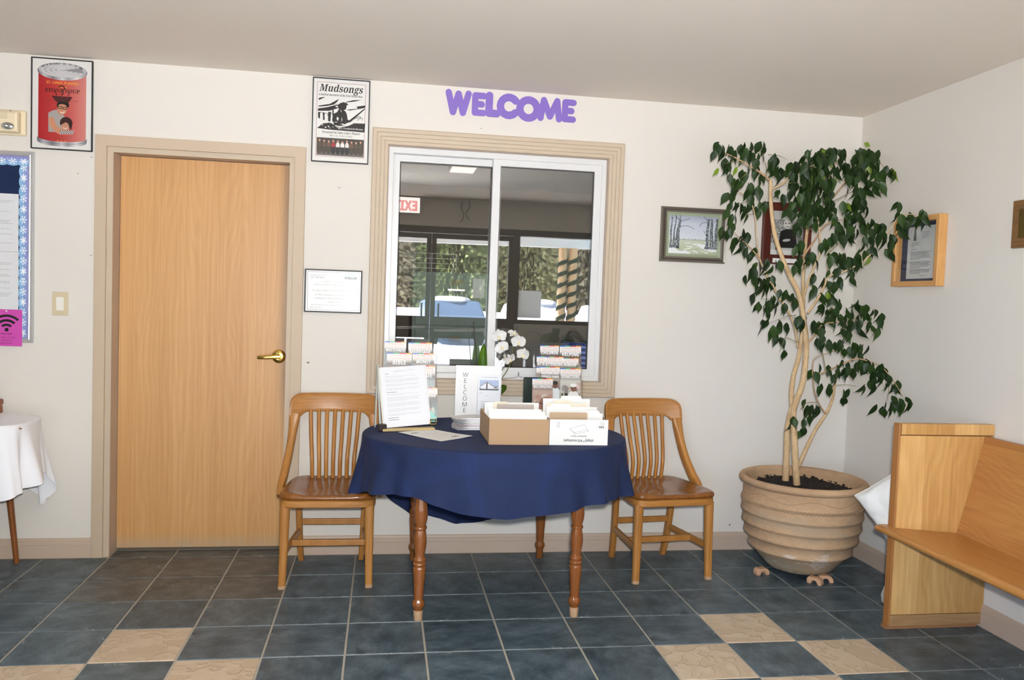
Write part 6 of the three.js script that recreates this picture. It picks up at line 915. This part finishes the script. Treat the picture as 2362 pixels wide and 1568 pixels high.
  const B = [
    [[[1776, 416, 0.41], [1750, 395, 0.42], [1720, 377, 0.42], [1699, 365, 0.43], [1672, 352, 0.43]], 0.006, 0.0022], [[[1784, 434, 0.41], [1807, 422, 0.43], [1822, 405, 0.45], [1858, 389, 0.46], [1898, 372, 0.45]], 0.0065, 0.002], [[[1768, 412, 0.41], [1768, 385, 0.4], [1760, 362, 0.4]], 0.003, 0.001],
    [[[1720, 377, 0.42], [1690, 374, 0.44], [1672, 377, 0.45]], 0.002, 0.001], [[[1738, 385, 0.42], [1716, 405, 0.45], [1708, 412, 0.46]], 0.002, 0.001], [[[1772, 356, 0.4], [1800, 360, 0.4], [1815, 368, 0.4]], 0.002, 0.001], [[[1810, 423, 0.44], [1840, 422, 0.46], [1852, 428, 0.47]], 0.002, 0.001],
    [[[1841, 800, 0.35], [1834, 757, 0.35], [1819, 719, 0.34], [1801, 692, 0.34], [1784, 660, 0.34], [1762, 622, 0.33], [1752, 594, 0.32], [1745, 548, 0.31], [1741, 494, 0.31], [1729, 461, 0.31], [1711, 446, 0.31], [1687, 437, 0.32]], 0.0065, 0.0018], [[[1752, 596, 0.32], [1729, 569, 0.33], [1702, 545, 0.34], [1690, 530, 0.34]], 0.004, 0.0012], [[[1741, 494, 0.31], [1725, 495, 0.32], [1712, 500, 0.33]], 0.002, 0.001], [[[1732, 463, 0.31], [1712, 468, 0.33], [1700, 472, 0.34]], 0.0018, 0.001],
    [[[1805, 697, 0.34], [1785, 690, 0.36], [1757, 690, 0.38]], 0.0025, 0.001], [[[1836, 727, 0.4], [1812, 730, 0.44], [1775, 745, 0.46]], 0.002, 0.001], [[[1770, 640, 0.33], [1752, 650, 0.36], [1745, 648, 0.37]], 0.002, 0.001], [[[1840, 790, 0.36], [1812, 780, 0.38], [1803, 800, 0.39], [1798, 812, 0.39]], 0.002, 0.001],
    [[[1853, 692, 0.4], [1864, 650, 0.41], [1879, 614, 0.42], [1892, 581, 0.43], [1891, 545, 0.43], [1886, 500, 0.43], [1888, 450, 0.42], [1895, 400, 0.42]], 0.007, 0.002], [[[1852, 592, 0.36], [1879, 554, 0.38], [1903, 520, 0.4], [1918, 512, 0.42], [1954, 504, 0.44]], 0.006, 0.002], [[[1863, 722, 0.42], [1888, 686, 0.43], [1903, 656, 0.44], [1909, 638, 0.45], [1939, 629, 0.47], [1972, 614, 0.5], [1999, 596, 0.52], [2029, 560, 0.56], [2059, 521, 0.6], [2076, 497, 0.62], [2112, 494, 0.66]], 0.007, 0.0016], [[[1909, 638, 0.45], [1912, 600, 0.44], [1915, 560, 0.43]], 0.004, 0.002], [[[1874, 530, 0.38], [1848, 523, 0.4], [1820, 523, 0.42]], 0.002, 0.001], [[[1905, 590, 0.43], [1935, 560, 0.45], [1945, 548, 0.46]], 0.003, 0.001],
    [[[1909, 500, 0.41], [1909, 452, 0.41], [1915, 400, 0.42], [1935, 365, 0.43]], 0.004, 0.0015], [[[1918, 460, 0.42], [1950, 420, 0.45], [1985, 385, 0.48], [2015, 365, 0.5], [2045, 390, 0.52]], 0.004, 0.0013], [[[1910, 470, 0.42], [1950, 450, 0.45], [1985, 430, 0.47]], 0.003, 0.001],
    [[[1861, 795, 0.42], [1881, 771, 0.44], [1895, 750, 0.46], [1930, 742, 0.48], [1975, 738, 0.5], [2010, 750, 0.52]], 0.005, 0.0015], [[[1895, 752, 0.46], [1915, 715, 0.48], [1925, 695, 0.48]], 0.0025, 0.001], [[[1975, 735, 0.5], [1965, 705, 0.5], [1985, 700, 0.5]], 0.002, 0.001], [[[1850, 622, 0.4], [1862, 612, 0.41], [1868, 604, 0.42]], 0.003, 0.001],
    [[[1905, 955, 0.33], [1892, 936, 0.34], [1881, 912, 0.36], [1876, 880, 0.38], [1875, 840, 0.4], [1880, 826, 0.41], [1916, 812, 0.43], [1945, 803, 0.45]], 0.0045, 0.0014], [[[1878, 868, 0.38], [1916, 852, 0.42], [1954, 834, 0.46], [1975, 827, 0.48], [2004, 833, 0.52], [2030, 843, 0.55], [2052, 866, 0.57], [2068, 889, 0.58], [2083, 915, 0.59]], 0.0045, 0.0014], [[[1905, 855, 0.4], [1898, 815, 0.4], [1893, 780, 0.42]], 0.003, 0.0012], [[[1925, 889, 0.32], [1950, 887, 0.36], [1975, 890, 0.4]], 0.002, 0.001], [[[2050, 862, 0.57], [2050, 900, 0.57], [2046, 925, 0.57]], 0.002, 0.001], [[[1886, 928, 0.35], [1860, 930, 0.38], [1845, 945, 0.4]], 0.002, 0.001],
  ];
  B.forEach(([p, a, b]) => limb(p, a, b));
  // ---- leaves: ovate with a drip tip, folded along the midrib
  const leafGeo = (bend, fold) => {
    const n = 7, pos = [], uv = [], idx = [], half = [0.04, 0.33, 0.47, 0.46, 0.35, 0.17, 0.04, 0.0];
    for (let i = 0; i <= n; i++) { const q = i / n, w = half[i] * 0.51, z = -bend * q * q; for (const s of [-1, 0, 1]) { pos.push(s * w, -q, z + Math.abs(s) * w * fold); uv.push(s * 0.5 + 0.5, q); } }
    for (let i = 0; i < n; i++) for (const j of [0, 1]) { const a = i * 3 + j; idx.push(a, a + 3, a + 1, a + 1, a + 3, a + 4); }
    const g = new THREE.BufferGeometry(); g.setAttribute('position', new THREE.Float32BufferAttribute(pos, 3)); g.setAttribute('uv', new THREE.Float32BufferAttribute(uv, 2)); g.setIndex(idx); g.computeVertexNormals(); return g;
  };
  const LG = [leafGeo(0.22, 0.4), leafGeo(0.05, 0.3), leafGeo(0.38, 0.55), leafGeo(0.14, 0.2)];
  const LM = [0x253a19, 0x2a411b, 0x1f3216, 0x324b1f, 0x273c1a].map((c) => phys({ color: c, roughness: 0.45, specularIntensity: 0.45, transmission: 0.2, thickness: 0, side: THREE.DoubleSide })), young = phys({ color: 0x7c9a24, roughness: 0.45, transmission: 0.35, thickness: 0, side: THREE.DoubleSide });
  // clusters: x, y, half width, half height (pixels), leaves, depth, depth spread
  const K = [
    [1668, 340, 14, 14, 5, 0.43], [1655, 350, 8, 16, 2, 0.44], [1690, 352, 12, 12, 4, 0.42], [1680, 375, 10, 14, 3, 0.43], [1722, 345, 14, 12, 3, 0.42], [1745, 345, 22, 16, 6, 0.42], [1720, 362, 12, 16, 2, 0.42], [1766, 335, 8, 14, 1, 0.4], [1740, 365, 14, 12, 3, 0.42], [1682, 392, 14, 14, 3, 0.45], [1697, 412, 16, 8, 2, 0.46], [1710, 425, 16, 12, 4, 0.45], [1730, 400, 16, 14, 5, 0.44], [1748, 402, 12, 12, 3, 0.44], [1772, 370, 20, 20, 8, 0.41], [1790, 395, 22, 18, 8, 0.42],
    [1684, 447, 12, 8, 3, 0.33], [1700, 450, 12, 10, 3, 0.33], [1728, 442, 10, 16, 4, 0.34], [1742, 440, 10, 12, 3, 0.33], [1686, 478, 10, 14, 2, 0.34], [1704, 475, 12, 12, 3, 0.33], [1722, 472, 8, 12, 2, 0.33], [1698, 506, 14, 14, 3, 0.34], [1714, 503, 10, 14, 2, 0.33], [1752, 478, 16, 16, 6, 0.33], [1800, 452, 9, 14, 3, 0.45],
    [1674, 535, 16, 10, 4, 0.34], [1692, 528, 8, 6, 1, 0.34], [1704, 560, 14, 12, 4, 0.34], [1720, 545, 10, 12, 2, 0.33], [1730, 545, 8, 10, 1, 0.33], [1710, 580, 12, 14, 3, 0.34], [1732, 572, 8, 12, 2, 0.33], [1745, 568, 6, 14, 1, 0.33], [1737, 590, 8, 4, 1, 0.33],
    [1728, 622, 10, 14, 4, 0.34], [1744, 618, 9, 12, 3, 0.34], [1728, 638, 10, 8, 2, 0.35], [1762, 612, 12, 12, 5, 0.34], [1790, 608, 10, 16, 3, 0.44],
    [1760, 652, 14, 12, 5, 0.36], [1784, 652, 12, 10, 3, 0.34], [1754, 668, 12, 10, 3, 0.36], [1770, 668, 10, 12, 3, 0.36], [1745, 645, 9, 8, 2, 0.36], [1802, 662, 8, 14, 1, 0.42], [1813, 668, 8, 14, 1, 0.42], [1742, 685, 12, 6, 1, 0.38], [1742, 702, 10, 14, 2, 0.38], [1762, 702, 12, 14, 4, 0.38], [1780, 700, 12, 14, 4, 0.38], [1778, 720, 8, 12, 2, 0.39], [1792, 708, 6, 14, 2, 0.38], [1828, 690, 16, 10, 5, 0.44], [1815, 708, 12, 10, 2, 0.44],
    [1762, 746, 12, 12, 3, 0.46], [1778, 760, 14, 14, 4, 0.46], [1800, 755, 14, 14, 4, 0.45], [1815, 755, 10, 12, 2, 0.45], [1836, 738, 10, 14, 3, 0.44], [1850, 742, 10, 16, 4, 0.44], [1792, 788, 9, 9, 2, 0.4], [1806, 818, 8, 10, 2, 0.39],
    [1822, 398, 24, 20, 13, 0.45], [1850, 385, 26, 24, 18, 0.46], [1880, 370, 26, 24, 19, 0.46], [1905, 355, 24, 14, 12, 0.44], [1900, 392, 28, 26, 22, 0.46], [1868, 415, 32, 28, 24, 0.46], [1838, 428, 20, 22, 8, 0.46], [1905, 430, 30, 28, 24, 0.45], [1880, 455, 30, 28, 18, 0.44], [1930, 362, 22, 16, 10, 0.44], [1940, 395, 18, 26, 12, 0.44], [1935, 350, 20, 8, 5, 0.43], [1850, 470, 22, 22, 10, 0.45], [1830, 482, 14, 16, 6, 0.47], [1852, 500, 18, 16, 8, 0.46], [1900, 478, 26, 24, 12, 0.43],
    [1960, 378, 14, 18, 5, 0.46], [1990, 358, 22, 14, 9, 0.5], [2016, 358, 12, 18, 5, 0.5], [2000, 385, 26, 20, 14, 0.5], [2025, 395, 18, 18, 8, 0.51], [2045, 400, 16, 16, 7, 0.52], [2062, 405, 8, 18, 3, 0.53], [1995, 418, 16, 16, 6, 0.5], [2020, 428, 22, 18, 8, 0.51], [1962, 408, 14, 20, 8, 0.46], [1980, 395, 12, 16, 4, 0.48],
    [1975, 438, 22, 18, 10, 0.47], [1990, 462, 16, 22, 10, 0.47], [1960, 465, 18, 18, 8, 0.46], [1962, 490, 18, 18, 7, 0.46], [1988, 488, 10, 16, 3, 0.47], [2000, 478, 6, 10, 2, 0.47],
    [1880, 505, 22, 18, 5, 0.45], [1910, 495, 22, 22, 8, 0.45], [1935, 520, 22, 22, 10, 0.46], [1950, 545, 18, 22, 9, 0.46], [1925, 555, 18, 20, 7, 0.45], [1970, 525, 14, 18, 5, 0.47], [1905, 560, 14, 14, 5, 0.45], [1835, 568, 16, 20, 7, 0.45], [1842, 535, 12, 16, 3, 0.44], [1875, 590, 8, 6, 1, 0.42],
    [1988, 512, 16, 16, 5, 0.5], [2008, 520, 16, 18, 7, 0.53], [2030, 530, 16, 16, 6, 0.56], [2045, 545, 12, 14, 4, 0.58], [2062, 552, 10, 18, 4, 0.6], [2042, 578, 8, 8, 1, 0.58], [2055, 588, 8, 12, 2, 0.58], [1996, 548, 14, 8, 2, 0.52], [2002, 570, 12, 16, 5, 0.52], [1985, 582, 10, 10, 2, 0.52], [2008, 602, 5, 10, 1, 0.52],
    [2075, 478, 6, 10, 2, 0.62], [2078, 505, 12, 16, 6, 0.62], [2098, 510, 14, 16, 7, 0.64], [2120, 498, 12, 12, 5, 0.66], [2130, 515, 8, 14, 3, 0.67], [2072, 530, 8, 12, 3, 0.61],
    [1925, 598, 24, 16, 9, 0.47], [1955, 602, 22, 20, 11, 0.48], [1980, 605, 16, 20, 8, 0.5], [1955, 632, 14, 18, 5, 0.48], [1908, 618, 9, 16, 2, 0.45], [1935, 620, 12, 14, 3, 0.47], [1852, 602, 16, 16, 5, 0.43], [1872, 600, 12, 12, 3, 0.43], [1838, 612, 8, 14, 2, 0.44], [1883, 640, 8, 12, 3, 0.44], [1898, 652, 10, 12, 2, 0.44], [1918, 652, 10, 10, 2, 0.46], [1936, 656, 9, 12, 3, 0.47], [1880, 665, 8, 12, 2, 0.44],
    [1898, 682, 12, 8, 2, 0.45], [1918, 685, 12, 10, 3, 0.48], [1928, 702, 12, 14, 4, 0.48], [1905, 715, 14, 12, 5, 0.48], [1920, 735, 22, 22, 12, 0.48], [1950, 730, 20, 20, 9, 0.49], [1972, 715, 12, 16, 4, 0.5], [1985, 705, 14, 18, 6, 0.51], [2008, 728, 14, 12, 4, 0.52], [2022, 728, 12, 10, 2, 0.53], [2015, 748, 18, 18, 9, 0.52], [1985, 748, 14, 16, 6, 0.5], [1955, 760, 20, 16, 7, 0.5], [1885, 755, 18, 18, 8, 0.46], [1895, 790, 9, 12, 3, 0.44], [1885, 790, 8, 10, 2, 0.44], [1920, 795, 10, 14, 3, 0.44],
    [1945, 800, 12, 16, 5, 0.46], [1975, 802, 18, 16, 8, 0.48], [2004, 800, 8, 8, 1, 0.5], [1885, 855, 12, 14, 3, 0.4], [1905, 850, 10, 10, 2, 0.42], [1890, 895, 10, 16, 3, 0.37], [1910, 890, 8, 14, 2, 0.38], [1925, 875, 10, 12, 2, 0.4], [1938, 850, 14, 14, 5, 0.45], [1962, 855, 16, 18, 6, 0.48], [1985, 842, 18, 16, 8, 0.5], [2008, 850, 16, 16, 7, 0.53], [2030, 855, 12, 16, 5, 0.55], [2045, 875, 12, 14, 4, 0.56], [1995, 895, 10, 14, 2, 0.5], [2015, 888, 10, 12, 3, 0.53], [2060, 890, 12, 16, 4, 0.57], [2050, 890, 8, 16, 3, 0.57], [1952, 898, 14, 9, 3, 0.38],
    [2032, 935, 12, 16, 4, 0.56], [2050, 935, 12, 20, 4, 0.57], [2065, 930, 10, 14, 3, 0.58], [2082, 935, 12, 20, 5, 0.59], [2096, 935, 8, 12, 2, 0.6],
    [1868, 935, 14, 9, 3, 0.37], [1878, 952, 9, 14, 3, 0.37], [1892, 950, 8, 10, 2, 0.36], [1862, 968, 10, 14, 3, 0.39], [1835, 975, 16, 12, 3, 0.45], [1855, 985, 8, 12, 1, 0.4], [1935, 928, 10, 8, 1, 0.34], [1950, 930, 10, 8, 1, 0.34], [1842, 1008, 5, 8, 1, 0.42],
  ];
  const r = rng(77), all = [];
  for (const [x, y, rx, ry, n, z] of K) for (let i = 0; i < n; i++) {
    const a = r() * 6.283, q = Math.sqrt(r()), p = at(x + Math.cos(a) * q * rx, y - 8 + Math.sin(a) * q * ry, z + (r() - 0.5) * (n > 8 ? 0.22 : 0.07));
    const s = 0.058 + 0.028 * r(), e = new THREE.Euler((r() - 0.4) * 0.8, (r() - 0.5) * 2.8, (r() - 0.5) * 0.8 + clamp((x - 1855) / 400, -0.3, 0.3) * (r() < 0.5 ? 1 : 0), 'YXZ');
    const m = new THREE.Matrix4().compose(p, new THREE.Quaternion().setFromEuler(e), V(s, s, s));
    all.push({ m, d: p.z, g: Math.floor(r() * 4), c: r() < 0.018 ? young : LM[Math.floor(r() * LM.length)] });
  }
  for (const [px, py, z, rz] of [[1993, 330, 0.48, 1.3], [1895, 345, 0.5, 0.7], [1895, 400, 0.52, 0.6], [1658, 388, 0.46, -0.7], [1700, 384, 0.43, -0.4]]) all.push({ m: new THREE.Matrix4().compose(at(px, py, z), new THREE.Quaternion().setFromEuler(new THREE.Euler(0.2, 0.3, rz)), V(0.05, 0.058, 0.05)), d: 9, g: 1, c: young });
  all.sort((a, b) => b.d - a.d);
  all.slice(0, 300).forEach(({ m, g, c }) => { const l = part(t, 'leaf', LG[g], c); l.applyMatrix4(m); });
  const rest = new Map(); all.slice(300).forEach(({ m, g, c }) => { if (!rest.has(c)) rest.set(c, []); const q = LG[g].clone(); q.applyMatrix4(m); rest.get(c).push(q); });
  const mats = [...rest.keys()], merged = mergeGeometries(mats.map((k) => join(rest.get(k))), true); part(t, 'foliage', merged, mats).userData.kind = 'stuff';
}
renderer.render(scene, camera);
